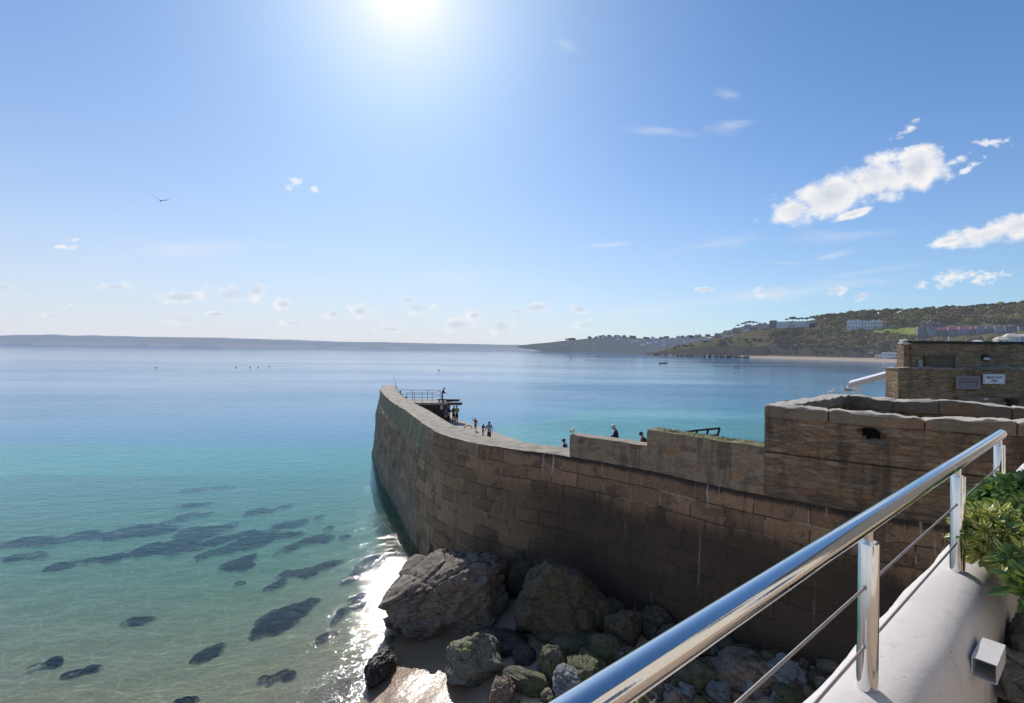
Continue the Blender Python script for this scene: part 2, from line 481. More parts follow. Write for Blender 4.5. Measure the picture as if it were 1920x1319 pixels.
WEED = [(386, 916, 66, 11), (359, 946, 46, 19), (350, 969, 56, 18), (251, 997, 117, 27), (109, 1006, 120, 26), (47, 1042, 70, 16), (160, 1053, 92, 25), (262, 1039, 73, 38), (328, 1013, 92, 30), (368, 1022, 73, 33),
        (386, 993, 82, 24), (503, 953, 55, 15), (561, 978, 62, 21), (485, 997, 120, 28), (463, 1017, 80, 32), (583, 1011, 72, 26), (547, 1001, 44, 16), (443, 1060, 70, 33), (555, 1076, 76, 34), (616, 1056, 46, 22),
        (530, 1154, 84, 54), (574, 1128, 26, 18), (255, 1160, 44, 18), (390, 1222, 46, 37), (95, 1239, 52, 18), (160, 1252, 62, 18), (521, 1261, 70, 24), (609, 1190, 36, 22), (656, 1082, 28, 18), (688, 1057, 46, 24),
        (662, 1134, 60, 44), (350, 1314, 60, 20), (620, 988, 18, 7), (646, 1005, 16, 7), (715, 1040, 56, 26), (448, 1092, 18, 6)]
WE = []
for px, py, w, h in WEED:
    d0 = P(px, py, z=0).y
    dep = max(0.15, -bedz(P(px, py, z=0).x, d0)) * 0.75
    c = P(px, py, z=-dep)
    for _ in range(20): c = P(px, py, z=min(-.04, bedz(c.x, c.y) + .16))
    d = c.y
    rx_, ry_ = w / F * d / 2, h * d * d / (F * (CAMZ)) / 2
    if w < 50:
        WE.append((c.x, c.y, rx_, ry_ * .9))
    else:
        k_ = 4 if w < 75 else 6
        for j_ in range(k_):
            a_ = (j_ + .5) / k_ * 2 - 1; ox = a_ * rx_ * .78 + random.uniform(-.1, .1) * rx_
            WE.append((c.x + ox, c.y + ox * .17 * d / 12 + random.uniform(-1.0, .9) * ry_, rx_ * random.uniform(.24, .48), ry_ * random.uniform(.45, 1.0)))

U = np.arange(-2.7, 2.7001, 0.015); ratio = 1.0185
D = 5.0 * ratio ** np.arange(0, int(math.log(60000 / 5.0) / math.log(ratio)) + 1)
gx = (U[None, :] * D[:, None]).ravel(); gy = np.repeat(D, len(U))
dep = -bed(gx, gy)
dep = np.where(gy > 60, np.maximum(dep, 4 + (gy - 60) * 0.05), dep)
eff = dep.copy()
wd = np.zeros_like(dep)
def weed_r(k, X, Y):
    x, y, rx, ry = WE[k]; Y = Y - (X - x) * .17 * y / 12; q = Vector((X * 1.0, Y * .55, k * .37))
    return math.hypot((X - x) / rx, (Y - y) / ry) + noise.noise(q) * .75 + noise.noise(q * 2.4) * .42 + noise.noise(q * 8) * .08

eff = dep
sea_me = npmesh('sea', np.c_[gx, gy, np.zeros_like(gx)], grid_faces(len(D), len(U)), {'depth': np.clip(eff, -5, 60)})

m, nt, out = newmat('sea_water')
pos = N(nt, 'ShaderNodeNewGeometry').outputs['Position']
depth = N(nt, 'ShaderNodeAttribute', attribute_name='depth').outputs['Fac']
warp = N(nt, 'ShaderNodeTexNoise', {'Vector': pos, 'Scale': 0.35, 'Detail': 2.0}).outputs['Color']
wp = N(nt, 'ShaderNodeVectorMath', {0: pos, 1: N(nt, 'ShaderNodeVectorMath', {0: warp, 'Scale': 1.4}, operation='SCALE').outputs[0]}, operation='ADD').outputs[0]
calm = NOISE(nt, MAP(nt, pos, (.0035, .012, 1), (0, 0, .12)), 1.0, 5, 0.6)
calm = SS(nt, calm, 0.42, 0.6)
w1 = NOISE(nt, MAP(nt, wp, (.26, .85, 1), (0, 0, -.22)), 1.0, 5, 0.55)
w2 = NOISE(nt, MAP(nt, wp, (1.1, 2.4, 1), (0, 0, .25)), 1.0, 4, 0.55)
w3 = NOISE(nt, MAP(nt, wp, (7, 11, 1), (0, 0, -.3)), 1.0, 3, 0.55)
hgt = M_(nt, 'ADD', M_(nt, 'ADD', M_(nt, 'MULTIPLY', w1, 0.31), M_(nt, 'MULTIPLY', w2, 0.21)), M_(nt, 'MULTIPLY', w3, 0.062))
far_ = M_(nt, 'DIVIDE', 1.0, M_(nt, 'ADD', 1.0, M_(nt, 'DIVIDE', N(nt, 'ShaderNodeVectorMath', {0: pos}, operation='LENGTH').outputs['Value'], 260.0)))
bst = M_(nt, 'MULTIPLY', M_(nt, 'ADD', M_(nt, 'MULTIPLY', calm, 0.62), 0.36), far_)
bump = N(nt, 'ShaderNodeBump', {'Height': hgt, 'Strength': bst, 'Distance': 0.54}).outputs[0]
fr = N(nt, 'ShaderNodeFresnel', {'IOR': 1.333, 'Normal': bump}).outputs[0]
fr = M_(nt, 'MINIMUM', fr, 0.78)
gl = N(nt, 'ShaderNodeBsdfGlossy', {'Color': (.95, .97, 1), 'Roughness': 0.05, 'Normal': bump}).outputs[0]
dn = M_(nt, 'ADD', depth, M_(nt, 'MULTIPLY', M_(nt, 'SUBTRACT', NOISE(nt, MAP(nt, pos, (.06, .12, 1)), 1.0, 3), 0.5), M_(nt, 'MULTIPLY', depth, 0.5)))
lg = M_(nt, 'DIVIDE', M_(nt, 'LOGARITHM', M_(nt, 'ADD', M_(nt, 'MAXIMUM', dn, 0.0), 1.0), 2.0), 6.0)
scat = RAMP(nt, lg, [(0.0, (.26, .29, .16)), (.12, (.14, .27, .17)), (.24, (.03, .24, .21)), (.36, (.010, .25, .29)), (.5, (.025, .23, .36)), (.72, (.07, .26, .44)), (1.0, (.17, .34, .54))])
# patches where a breeze darkens the water
dark = NOISE(nt, MAP(nt, pos, (.006, .03, 1), (0, 0, .1)), 1.0, 4, .55)
scat = MIX(nt, M_(nt, 'MULTIPLY', SS(nt, dark, .46, .64), 0.5), scat, (.05, .10, .27))
dif = N(nt, 'ShaderNodeBsdfDiffuse', {'Color': scat}).outputs[0]
op = M_(nt, 'SUBTRACT', 1.0, M_(nt, 'EXPONENT', M_(nt, 'MULTIPLY', M_(nt, 'POWER', M_(nt, 'MULTIPLY', M_(nt, 'MAXIMUM', depth, 0.0), 0.185), 1.6), -1.0)))
op = M_(nt, 'MAXIMUM', op, SS(nt, depth, 4.2, 6.3))
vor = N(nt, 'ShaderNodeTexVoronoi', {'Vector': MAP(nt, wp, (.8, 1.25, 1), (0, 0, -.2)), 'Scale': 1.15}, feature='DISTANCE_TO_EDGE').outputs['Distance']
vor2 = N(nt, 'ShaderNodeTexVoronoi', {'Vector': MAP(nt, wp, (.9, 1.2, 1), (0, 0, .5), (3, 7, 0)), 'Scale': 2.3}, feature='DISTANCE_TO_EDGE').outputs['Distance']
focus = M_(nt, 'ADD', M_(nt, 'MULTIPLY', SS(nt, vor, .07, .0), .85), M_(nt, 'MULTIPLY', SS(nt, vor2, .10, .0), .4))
tl = M_(nt, 'ADD', 0.82, M_(nt, 'MULTIPLY', focus, 0.18))  # caustic light lines painted into the water's transparent tint
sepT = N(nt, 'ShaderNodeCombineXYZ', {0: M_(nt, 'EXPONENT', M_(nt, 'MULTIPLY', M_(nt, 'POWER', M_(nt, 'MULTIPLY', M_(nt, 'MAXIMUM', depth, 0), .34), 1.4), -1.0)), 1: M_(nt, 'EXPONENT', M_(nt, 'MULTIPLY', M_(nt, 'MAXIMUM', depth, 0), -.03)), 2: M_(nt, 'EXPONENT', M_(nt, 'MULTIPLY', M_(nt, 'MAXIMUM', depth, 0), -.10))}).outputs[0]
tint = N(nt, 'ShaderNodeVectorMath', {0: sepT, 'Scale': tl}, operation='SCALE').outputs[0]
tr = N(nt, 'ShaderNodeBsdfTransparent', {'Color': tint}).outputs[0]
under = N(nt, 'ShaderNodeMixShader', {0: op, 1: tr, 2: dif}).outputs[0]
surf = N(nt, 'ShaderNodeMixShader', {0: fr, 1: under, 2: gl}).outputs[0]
# lacy foam in the last few centimetres
lace = N(nt, 'ShaderNodeTexVoronoi', {'Vector': MAP(nt, wp, (2.2, 3.0, 1)), 'Scale': 1.5}, feature='DISTANCE_TO_EDGE').outputs['Distance']
fn = NOISE(nt, pos, 1.1, 5, .65)
fm = M_(nt, 'MULTIPLY', M_(nt, 'MULTIPLY', SS(nt, lace, .13, .02), SS(nt, fn, .45, .62)), SS(nt, M_(nt, 'ABSOLUTE', M_(nt, 'SUBTRACT', depth, .10)), .20, .02))
foam = N(nt, 'ShaderNodeBsdfDiffuse', {'Color': (.8, .8, .78)}).outputs[0]
surf = N(nt, 'ShaderNodeMixShader', {0: M_(nt, 'MULTIPLY', fm, .75), 1: surf, 2: foam}).outputs[0]
nt.links.new(surf, out.inputs[0])
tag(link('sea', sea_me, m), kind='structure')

# sand sheet
xs = np.arange(-78, 24.01, .42); ys = np.arange(1.0, 78, .42)
bx_, by_ = np.meshgrid(xs, ys); bx_ = bx_.ravel(); by_ = by_.ravel()
bz_ = bed(bx_, by_)
bz_ += np.array([0.05 * noise.noise(Vector((x * .5, y * .5, 1))) + .02 * noise.noise(Vector((x * 1.7, y * 1.7, 4))) for x, y in zip(bx_, by_)])
sand_me = npmesh('beach', np.c_[bx_, by_, bz_], grid_faces(len(ys), len(xs)))
m, nt, out = newmat('sand')
pos = N(nt, 'ShaderNodeNewGeometry').outputs['Position']
zz = N(nt, 'ShaderNodeSeparateXYZ', {0: pos}).outputs[2]
n1 = NOISE(nt, pos, .8, 6, .6); n2 = NOISE(nt, pos, 30, 3); n3 = NOISE(nt, pos, .25, 4)
wl = M_(nt, 'ADD', zz, M_(nt, 'MULTIPLY', M_(nt, 'SUBTRACT', n3, .5), -.5))
wet = SS(nt, wl, .95, .45)
c = MIX(nt, n1, (.46, .31, .19), (.60, .43, .28))
c = MIX(nt, M_(nt, 'MULTIPLY', n2, .3), c, (.35, .24, .16))
c = MIX(nt, M_(nt, 'MULTIPLY', wet, .75), c, (.20, .125, .075))
c = MIX(nt, SS(nt, zz, .02, -.35), c, MIX(nt, n1, (.70, .60, .33), (.80, .71, .43)))
rp = N(nt, 'ShaderNodeTexWave', {'Vector': MAP(nt, pos, (.5, 1, 1), (0, 0, .5)), 'Scale': 1.1, 'Distortion': 5.0, 'Detail': 3.0, 'Detail Scale': .8}).outputs[1]
b = principled(nt, out, Base_Color=c, Roughness=MIX(nt, wet, (.85,) * 3, (.2,) * 3))
hh = M_(nt, 'ADD', M_(nt, 'MULTIPLY', n1, .6), M_(nt, 'ADD', M_(nt, 'MULTIPLY', n2, .05), M_(nt, 'MULTIPLY', rp, .015)))
nt.links.new(N(nt, 'ShaderNodeBump', {'Height': hh, 'Strength': .55, 'Distance': .12}).outputs[0], b.inputs['Normal'])
tag(link('beach', sand_me, m, smooth=3.14), kind='structure')

# ------------------------------------------------------------------ stone materials
def ashlar(name):
    m, nt, out = newmat(name)
    uv = N(nt, 'ShaderNodeUVMap', uv_map='UVMap').outputs[0]
    pos = N(nt, 'ShaderNodeNewGeometry').outputs['Position']
    s_ = N(nt, 'ShaderNodeSeparateXYZ', {0: uv}); u, v = s_.outputs[0], s_.outputs[1]
    wn = N(nt, 'ShaderNodeTexNoise', {'Vector': uv, 'Scale': 1.3, 'Detail': 3.0}).outputs['Color']
    uvw = N(nt, 'ShaderNodeVectorMath', {0: uv, 1: N(nt, 'ShaderNodeVectorMath', {0: wn, 'Scale': .07}, operation='SCALE').outputs[0]}, operation='ADD').outputs[0]
    br = N(nt, 'ShaderNodeTexBrick', {'Vector': MAP(nt, uvw, (1, 1, 1), (0, 0, 0), (0, -.12, 0)), 'Color1': (0, 0, 0), 'Color2': (1, 1, 1), 'Mortar': (.5, .5, .5), 'Scale': 1.0, 'Mortar Size': .020, 'Mortar Smooth': .25, 'Brick Width': 1.6, 'Row Height': .64, 'Bias': 0.0}, offset=.43, squash=.8, squash_frequency=3)
    mort = br.outputs['Fac']; rnd = br.outputs['Color']
    nL = NOISE(nt, uv, .22, 5, .6); nM = NOISE(nt, uv, 1.6, 6, .62); nF = NOISE(nt, uv, 16, 5, .65)
    st = NOISE(nt, MAP(nt, uv, (2.6, .16, 1)), 1.0, 5, .6)
    st2 = NOISE(nt, MAP(nt, uv, (5.5, .35, 1), (0, 0, 0), (4, 2, 0)), 1.0, 4, .6)
    rr_ = MIX(nt, SS(nt, rnd, 0.0, 1.0), (.12, .072, .036), (.52, .335, .185))
    c = MIX(nt, .38, rr_, (.28, .17, .09))
    c = MIX(nt, M_(nt, 'MULTIPLY', SS(nt, nL, .4, .62), .5), c, (.24, .14, .07))
    c = MIX(nt, M_(nt, 'MULTIPLY', SS(nt, NOISE(nt, uv, .55, 6, .7), .53, .60), .72), c, (.05, .037, .024))
    c = MIX(nt, M_(nt, 'MULTIPLY', SS(nt, NOISE(nt, uv, 7, 7, .75), .3, .7), .5), c, MIX(nt, SS(nt, nF, .32, .68), (.05, .034, .022), (.55, .40, .26)))
    # smooth rendered parapet toward the pier head
    near = SS(nt, M_(nt, 'ADD', u, M_(nt, 'MULTIPLY', nM, 1.5)), 34.0, 33.4)
    top = SS(nt, M_(nt, 'ADD', v, M_(nt, 'MULTIPLY', nL, .25)), 5.75, 5.95)
    par = M_(nt, 'MULTIPLY', near, top)
    pc = MIX(nt, SS(nt, st, .32, .68), (.15, .128, .068), (.36, .31, .19))
    c = MIX(nt, par, c, MIX(nt, M_(nt, 'MULTIPLY', nF, .3), pc, (.1, .09, .06)))
    # pale worn base where the sea scours it
    base = M_(nt, 'MULTIPLY', SS(nt, M_(nt, 'ADD', v, M_(nt, 'MULTIPLY', nL, 3.0)), 4.6, 2.4), near)
    c = MIX(nt, M_(nt, 'MULTIPLY', base, .6), c, (.22, .19, .155))
    # mortar: partly pale, partly washed out
    mvis = M_(nt, 'MULTIPLY', mort, M_(nt, 'SUBTRACT', 1.0, par))
    pale = SS(nt, NOISE(nt, MAP(nt, uv, (.5, 1.1, 1)), 1.0, 3), .46, .60)
    c = MIX(nt, M_(nt, 'MULTIPLY', mvis, .95), c, MIX(nt, pale, (.05, .038, .03), (.46, .39, .31)))
    # dark runs and black weed on the shaded landward half
    c = MIX(nt, M_(nt, 'MULTIPLY', SS(nt, st, .52, .72), .55), c, (.045, .035, .028))
    land = SS(nt, M_(nt, 'ADD', u, M_(nt, 'MULTIPLY', nL, 6)), 40.0, 48.5)
    lowv = SS(nt, M_(nt, 'ADD', v, M_(nt, 'ADD', M_(nt, 'MULTIPLY', nL, 2.5), M_(nt, 'MULTIPLY', st, 1.6))), 8.5, 7.3)
    alg = M_(nt, 'MULTIPLY', M_(nt, 'MULTIPLY', land, lowv), SS(nt, nM, .1, .36))
    c = MIX(nt, M_(nt, 'MULTIPLY', alg, .88), c, MIX(nt, nF, (.012, .010, .008), (.07, .05, .034)))
    # black line of growth just under the ledge
    led = M_(nt, 'MULTIPLY', SS(nt, M_(nt, 'ADD', v, M_(nt, 'ADD', M_(nt, 'MULTIPLY', nF, .5), M_(nt, 'MULTIPLY', nM, .3))), 7.30, 7.44), SS(nt, u, 40.7, 42.5))
    c = MIX(nt, M_(nt, 'MULTIPLY', led, .9), c, (.018, .016, .016))
    # gull droppings
    dr = M_(nt, 'MULTIPLY', M_(nt, 'MULTIPLY', SS(nt, st2, .60, .70), SS(nt, v, 5.4, 6.6)), SS(nt, NOISE(nt, MAP(nt, uv, (.6, .1, 1)), 1, 3), .42, .54))
    dr = M_(nt, 'MULTIPLY', dr, SS(nt, u, 40.5, 42.0))
    c = MIX(nt, M_(nt, 'MULTIPLY', dr, .8), c, (.56, .51, .43))
    gr = M_(nt, 'MULTIPLY', SS(nt, v, 1.6, .3), SS(nt, nM, .4, .6))
    c = MIX(nt, M_(nt, 'MULTIPLY', gr, .5), c, (.06, .07, .03))
    # the top: paler colour on faces that point up
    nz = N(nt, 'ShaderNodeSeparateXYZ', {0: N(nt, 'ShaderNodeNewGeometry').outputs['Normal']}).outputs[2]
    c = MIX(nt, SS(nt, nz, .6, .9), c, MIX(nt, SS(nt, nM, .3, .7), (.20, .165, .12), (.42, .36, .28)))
    lime = M_(nt, 'MULTIPLY', SS(nt, st2, .57, .70), SS(nt, NOISE(nt, MAP(nt, uv, (.35, .25, 1)), 1, 4), .50, .62))
    c = MIX(nt, M_(nt, 'MULTIPLY', lime, .55), c, (.50, .42, .32))
    b = principled(nt, out, Base_Color=c, Roughness=.85)
    h = M_(nt, 'ADD', M_(nt, 'MULTIPLY', mvis, -.5), M_(nt, 'ADD', M_(nt, 'MULTIPLY', nM, .7), M_(nt, 'MULTIPLY', nF, .35)))
    nt.links.new(N(nt, 'ShaderNodeBump', {'Height': h, 'Strength': 1.0, 'Distance': .11}).outputs[0], b.inputs['Normal'])
    return m

def rubble(name, ca, cb, mortar, sc=(1.7, 4.6), cap=(.40, .34, .26), mort_w=.05, stain=.5, course=None, pale=.0, green=0.0, mort_f=.5):
    m, nt, out = newmat(name)
    uv = N(nt, 'ShaderNodeUVMap', uv_map='UVMap').outputs[0]
    v = N(nt, 'ShaderNodeSeparateXYZ', {0: uv}).outputs[1]
    wn = N(nt, 'ShaderNodeTexNoise', {'Vector': uv, 'Scale': 4.5, 'Detail': 5.0, 'Roughness': .6}).outputs['Color']
    wn = N(nt, 'ShaderNodeVectorMath', {0: wn, 1: (1.0, .42, 0.0)}, operation='MULTIPLY').outputs[0]
    uvw = N(nt, 'ShaderNodeVectorMath', {0: uv, 1: N(nt, 'ShaderNodeVectorMath', {0: wn, 'Scale': .30}, operation='SCALE').outputs[0]}, operation='ADD').outputs[0]
    mp = MAP(nt, uvw, (sc[0], sc[1], 1))
    v1 = N(nt, 'ShaderNodeTexVoronoi', {'Vector': mp, 'Scale': 1.0, 'Randomness': .85}, feature='F1').outputs['Color']
    ed = N(nt, 'ShaderNodeTexVoronoi', {'Vector': mp, 'Scale': 1.0, 'Randomness': .85}, feature='DISTANCE_TO_EDGE').outputs['Distance']
    rs = N(nt, 'ShaderNodeSeparateXYZ', {0: v1})
    nL = NOISE(nt, uv, .5, 5, .6); nM = NOISE(nt, uv, 2.4, 6, .62); nF = NOISE(nt, uv, 18, 5, .65)
    st = NOISE(nt, MAP(nt, uv, (2.2, .3, 1)), 1.0, 5, .6)
    c = MIX(nt, rs.outputs[0], ca, cb)
    c = MIX(nt, M_(nt, 'MULTIPLY', SS(nt, rs.outputs[1], .72, .86), .6), c, (.32, .17, .075))
    c = MIX(nt, M_(nt, 'MULTIPLY', SS(nt, rs.outputs[1], .25, .1), .6), c, (.075, .065, .06))
    c = MIX(nt, M_(nt, 'MULTIPLY', SS(nt, rs.outputs[2], .8, .95), .55), c, (.40, .35, .28))
    mort = SS(nt, M_(nt, 'ADD', ed, M_(nt, 'MULTIPLY', nM, .05)), mort_w + .03, mort_w - .02)
    c = MIX(nt, M_(nt, 'MULTIPLY', mort, mort_f), c, MIX(nt, SS(nt, nM, .35, .7), mortar, tuple(x * .45 for x in mortar)))
    c = MIX(nt, M_(nt, 'MULTIPLY', nF, .85), c, MIX(nt, SS(nt, NOISE(nt, MAP(nt, uv, (2.2, 4.2, 1)), 2.2, 8, .74), .3, .7), tuple(x * .45 for x in ca), tuple(x * 1.15 for x in cb)))
    c = MIX(nt, M_(nt, 'MULTIPLY', SS(nt, M_(nt, 'ADD', st, M_(nt, 'MULTIPLY', nL, .4)), .68, .86), stain), c, (.035, .03, .026))
    if pale: c = MIX(nt, M_(nt, 'MULTIPLY', SS(nt, st, .60, .74), pale), c, (.45, .42, .37))
    if course is not None:
        cr = SS(nt, M_(nt, 'ABSOLUTE', M_(nt, 'SUBTRACT', M_(nt, 'ADD', v, M_(nt, 'MULTIPLY', nL, .1)), course + .05)), .045, .015)
        c = MIX(nt, M_(nt, 'MULTIPLY', cr, .85), c, (.02, .016, .014))
        lw = SS(nt, M_(nt, 'ADD', v, M_(nt, 'MULTIPLY', nL, 1.2)), course - .15, course - 1.1)
        c = MIX(nt, M_(nt, 'MULTIPLY', lw, .6), c, MIX(nt, nM, (.03, .025, .02), (.09, .065, .045)))
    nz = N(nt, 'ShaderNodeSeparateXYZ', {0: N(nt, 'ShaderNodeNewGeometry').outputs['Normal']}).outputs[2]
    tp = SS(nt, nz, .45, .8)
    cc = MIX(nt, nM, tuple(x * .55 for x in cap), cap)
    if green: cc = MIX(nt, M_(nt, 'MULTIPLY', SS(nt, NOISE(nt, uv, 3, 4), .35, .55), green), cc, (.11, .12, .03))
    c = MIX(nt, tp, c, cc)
    b = principled(nt, out, Base_Color=c, Roughness=.9)
    h = M_(nt, 'ADD', M_(nt, 'MULTIPLY', SS(nt, ed, 0, mort_w * 2.2), .8), M_(nt, 'ADD', M_(nt, 'MULTIPLY', nM, .7), M_(nt, 'MULTIPLY', nF, .3)))
    nt.links.new(N(nt, 'ShaderNodeBump', {'Height': h, 'Strength': .9, 'Distance': .035}).outputs[0], b.inputs['Normal'])
    return m

def rockmat(name, ca, cb, green=0.0, strata=2.0, wet=True, rough=.75, yellow=0.0):
    m, nt, out = newmat(name)
    tc = N(nt, 'ShaderNodeTexCoord').outputs['Object']
    geo = N(nt, 'ShaderNodeNewGeometry'); pos = geo.outputs['Position']
    nz = N(nt, 'ShaderNodeSeparateXYZ', {0: geo.outputs['Normal']}).outputs[2]
    zz = N(nt, 'ShaderNodeSeparateXYZ', {0: pos}).outputs[2]
    n1 = NOISE(nt, pos, 1.1, 7, .65); n2 = NOISE(nt, MAP(nt, pos, (1, 1, strata), (.5, .3, .4)), 3.2, 7, .68, .6); n3 = NOISE(nt, pos, 20, 4, .65)
    c = MIX(nt, n2, ca, cb)
    c = MIX(nt, SS(nt, n1, .5, .7), c, tuple(x * .55 for x in ca))
    vein = SS(nt, M_(nt, 'ABSOLUTE', M_(nt, 'SUBTRACT', NOISE(nt, MAP(nt, pos, (1, 1, 2.2), (.6, .2, .3)), 1.6, 5, .55, .7), .5)), .022, .004)
    c = MIX(nt, M_(nt, 'MULTIPLY', vein, .45), c, (.02, .018, .016))
    c = MIX(nt, M_(nt, 'MULTIPLY', n3, .35), c, tuple(x * 1.7 for x in cb))
    if green: c = MIX(nt, M_(nt, 'MULTIPLY', M_(nt, 'MULTIPLY', SS(nt, n1, .38, .55), SS(nt, nz, -.3, .5)), green), c, (.085, .10, .03))
    if yellow: c = MIX(nt, M_(nt, 'MULTIPLY', M_(nt, 'MULTIPLY', SS(nt, n2, .45, .6), SS(nt, nz, .5, .9)), yellow), c, (.25, .25, .03))
    tide = SS(nt, M_(nt, 'ADD', zz, M_(nt, 'MULTIPLY', n1, .8)), 1.5, .7)
    c = MIX(nt, M_(nt, 'MULTIPLY', tide, .55), c, (.02, .018, .013))
    b = principled(nt, out, Base_Color=c, Roughness=MIX(nt, tide, (rough,) * 3, (.4,) * 3))
    h = M_(nt, 'ADD', M_(nt, 'MULTIPLY', n2, .9), M_(nt, 'ADD', M_(nt, 'MULTIPLY', n3, .18), M_(nt, 'MULTIPLY', vein, -.5)))
    nt.links.new(N(nt, 'ShaderNodeBump', {'Height': h, 'Strength': .9, 'Distance': .09}).outputs[0], b.inputs['Normal'])
    return m
# ------------------------------------------------------------------ the harbour wall and pier
ZL = 7.15
wp_ = [(-16.2, 60.5), (-15.45, 57.3)] + [tuple(P(x, y, z=ZL)[:2]) for x, y in
       [(714, 734), (732, 752.5), (760, 770), (800, 800), (835, 817.5), (872, 827.5), (910, 835), (972, 844), (1070, 857), (1216, 883), (1384, 920), (1640, 966)]]
e_ = Vector(wp_[-1]); wp_ += [(e_.x + 3.2, e_.y - 1.7), (e_.x + 7.5, e_.y - 3.2)]
fine = resample(wp_, .05)
def px_of(p):
    return 960 + (p.x / p.y) * F
def sub(xa, xb, step=.3, src=None):
    q = [p for p in (src or fine) if xa <= px_of(p) <= xb and p.x > 1.0]
    n = max(2, int((len(q) * .05) / step)); return [q[round(i * (len(q) - 1) / n)] for i in range(n + 1)]
ASH = ashlar('granite_ashlar')
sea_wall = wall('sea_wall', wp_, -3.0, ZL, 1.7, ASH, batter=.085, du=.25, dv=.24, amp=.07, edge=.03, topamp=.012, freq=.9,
                off=lambda u, z: (.13 if z < 5.85 else 0) * max(0, min(1, (34 - u) / 1.5)) + (.22 * max(0, fbm(Vector((u * .35, z * .6, 7)), 4)) if z < 5.8 else 0) * max(0, min(1, (26 - u) / 8)))
tag(sea_wall, 'long curved granite harbour wall rising out of the sea and the beach', 'wall')

# paved quay behind the wall
quay = [tuple(P(x, y, z=3.8)[:2]) for x, y in [(862, 788), (940, 815), (985, 831)]]
edge_r = [(-6.9, 60.0), (-6.2, 56.0)] + [(q[0] + .05, q[1]) for q in quay] + [(5.2, 34.0), (10, 27.5), (16, 22.5), (22, 19)]
A_ = resample(wp_, .8); B_ = resample(edge_r, .8); n_ = 60
def along(pts, t):
    L = [0]
    for i in range(1, len(pts)): L.append(L[-1] + (pts[i] - pts[i - 1]).length)
    s_ = t * L[-1]
    for i in range(1, len(L)):
        if L[i] >= s_: return pts[i - 1].lerp(pts[i], (s_ - L[i - 1]) / max(1e-6, L[i] - L[i - 1]))
    return pts[-1]
def qz(d): return 3.8 + max(0, min(1, (36 - d) / 10)) * 2.5
vs = []; fs = []
for i in range(n_ + 1):
    a = along(A_, i / n_); a2 = along(A_, min(1, i / n_ + .004)); a1 = along(A_, max(0, i / n_ - .004)); t = (a2 - a1).normalized()
    a = a + Vector((-t.y, t.x, 0)) * 1.4; b_ = along(B_, i / n_)
    for k in range(5):
        p = a.lerp(b_, k / 4); vs.append((p.x, p.y, qz(p.y) + .02 * noise.noise(p)))
    vs.append((b_.x, b_.y, -3))
for i in range(n_):
    for k in range(5): fs.append((i * 6 + k, i * 6 + k + 1, (i + 1) * 6 + k + 1, (i + 1) * 6 + k))
fs.append(tuple(range(6)))
CONC = simple('weathered_concrete', (.36, .32, .26), .9, var=.35, scale=1.2, bump=.4)
me = bpy.data.meshes.new('pier'); me.from_pydata(vs, [], fs); me.update()
tag(link('pier', me, CONC, smooth=.6), 'low sunlit stone pier walkway behind the curved harbour wall', 'pier')

# pier head: lookout deck over a shelter
DARK = simple('dark_stone', (.085, .068, .058), .9, var=.4, scale=2.0, bump=.5)  # mottled dark stone colour for shelter wall and beams
SLAB = simple('deck_concrete', (.34, .30, .25), .9, var=.3, scale=1.6, bump=.3)
STEEL = simple('galvanised_pipe', (.10, .11, .13), .5, .6, var=.2)
WHITE = simple('white_paint_sign', (.75, .75, .74), .5, var=.06)
ph = empty('lookout_platform', P(838, 792, z=3.8), 'raised concrete lookout deck with dark shelter below at the pier head', 'platform')
dn = 53.4; df = 57.0
c0 = P(838, 792, d=53.4); c1 = P(745, 792, d=53.4)
MB().prism([(c1.x, c1.y), (c0.x, c0.y), (c0.x - .1, c0.y + 3.4), (c1.x - 1.2, c1.y + 3.4)], 3.75, 5.62).build('shelter_wall', DARK, ph)
l_, r_ = P(748, 757, d=53.1), P(838, 757, d=53.1)
MB().prism([(l_.x, 53.1), (r_.x, 53.1), (r_.x + .2, 57), (l_.x - 1.0, 57)], 5.62, 5.86).build('deck_slab', SLAB, ph)
a_, b_ = P(831, 755, d=53.3), P(865, 755, d=53.3)
MB().box(((a_.x + b_.x) / 2, 53.8, 5.74), (b_.x - a_.x, 1.0, .26)).build('deck_beam', DARK, ph)
a_, b_ = P(836, 750, d=54.6), P(861, 750, d=54.6)
MB().box(((a_.x + b_.x) / 2, 54.8, 6.0), (b_.x - a_.x, .5, .22)).build('deck_beam', DARK, ph)
q = P(828, 764.5, d=53.32)
MB().box((q.x, 53.36, q.z), (.30, .03, .40)).build('notice', WHITE, ph)
def pipe_rail(name, posts, top, label, rails=(1.0, .55), r=.028, ext=None):
    o = empty(name, posts[0], label, 'railing')
    for p in posts: MB().tube([p, p + Vector((0, 0, top))], r, 6).build('post', STEEL, o)
    line = [Vector(p) for p in posts] + ([ext] if ext is not None else [])
    for h in rails: MB().tube([p + Vector((0, 0, top * h)) for p in line], r, 6).build('rail', STEEL, o)
    return o
def at(x, d, z): p = P(x, 700, d=d); return Vector((p.x, d, z))
pipe_rail('pipe_railing', [at(x, 53.4, 5.86) for x in (763.4, 777.5, 792, 810.7)], 1.08, 'front steel pipe railing on the near edge of the lookout deck', ext=at(826, 54.6, 5.94))
pipe_rail('pipe_railing', [at(x, 56.8, 5.86) for x in (748, 774, 802, 826)], 1.08, 'rear steel pipe railing along the far edge of the lookout deck')
pipe_rail('pipe_railing', [at(x, 57.4, 6.0) for x in (733.5, 740.5)], 1.15, 'short pipe railing beside the top of the curved wall at the pier tip', ext=at(748, 57, 6.0))
BENCH = simple('dark_timber', (.07, .05, .04), .8, var=.3)
o = empty('deck_bench', at(829, 54.3, 5.86), 'low dark bench at the right end of the lookout deck', 'bench')
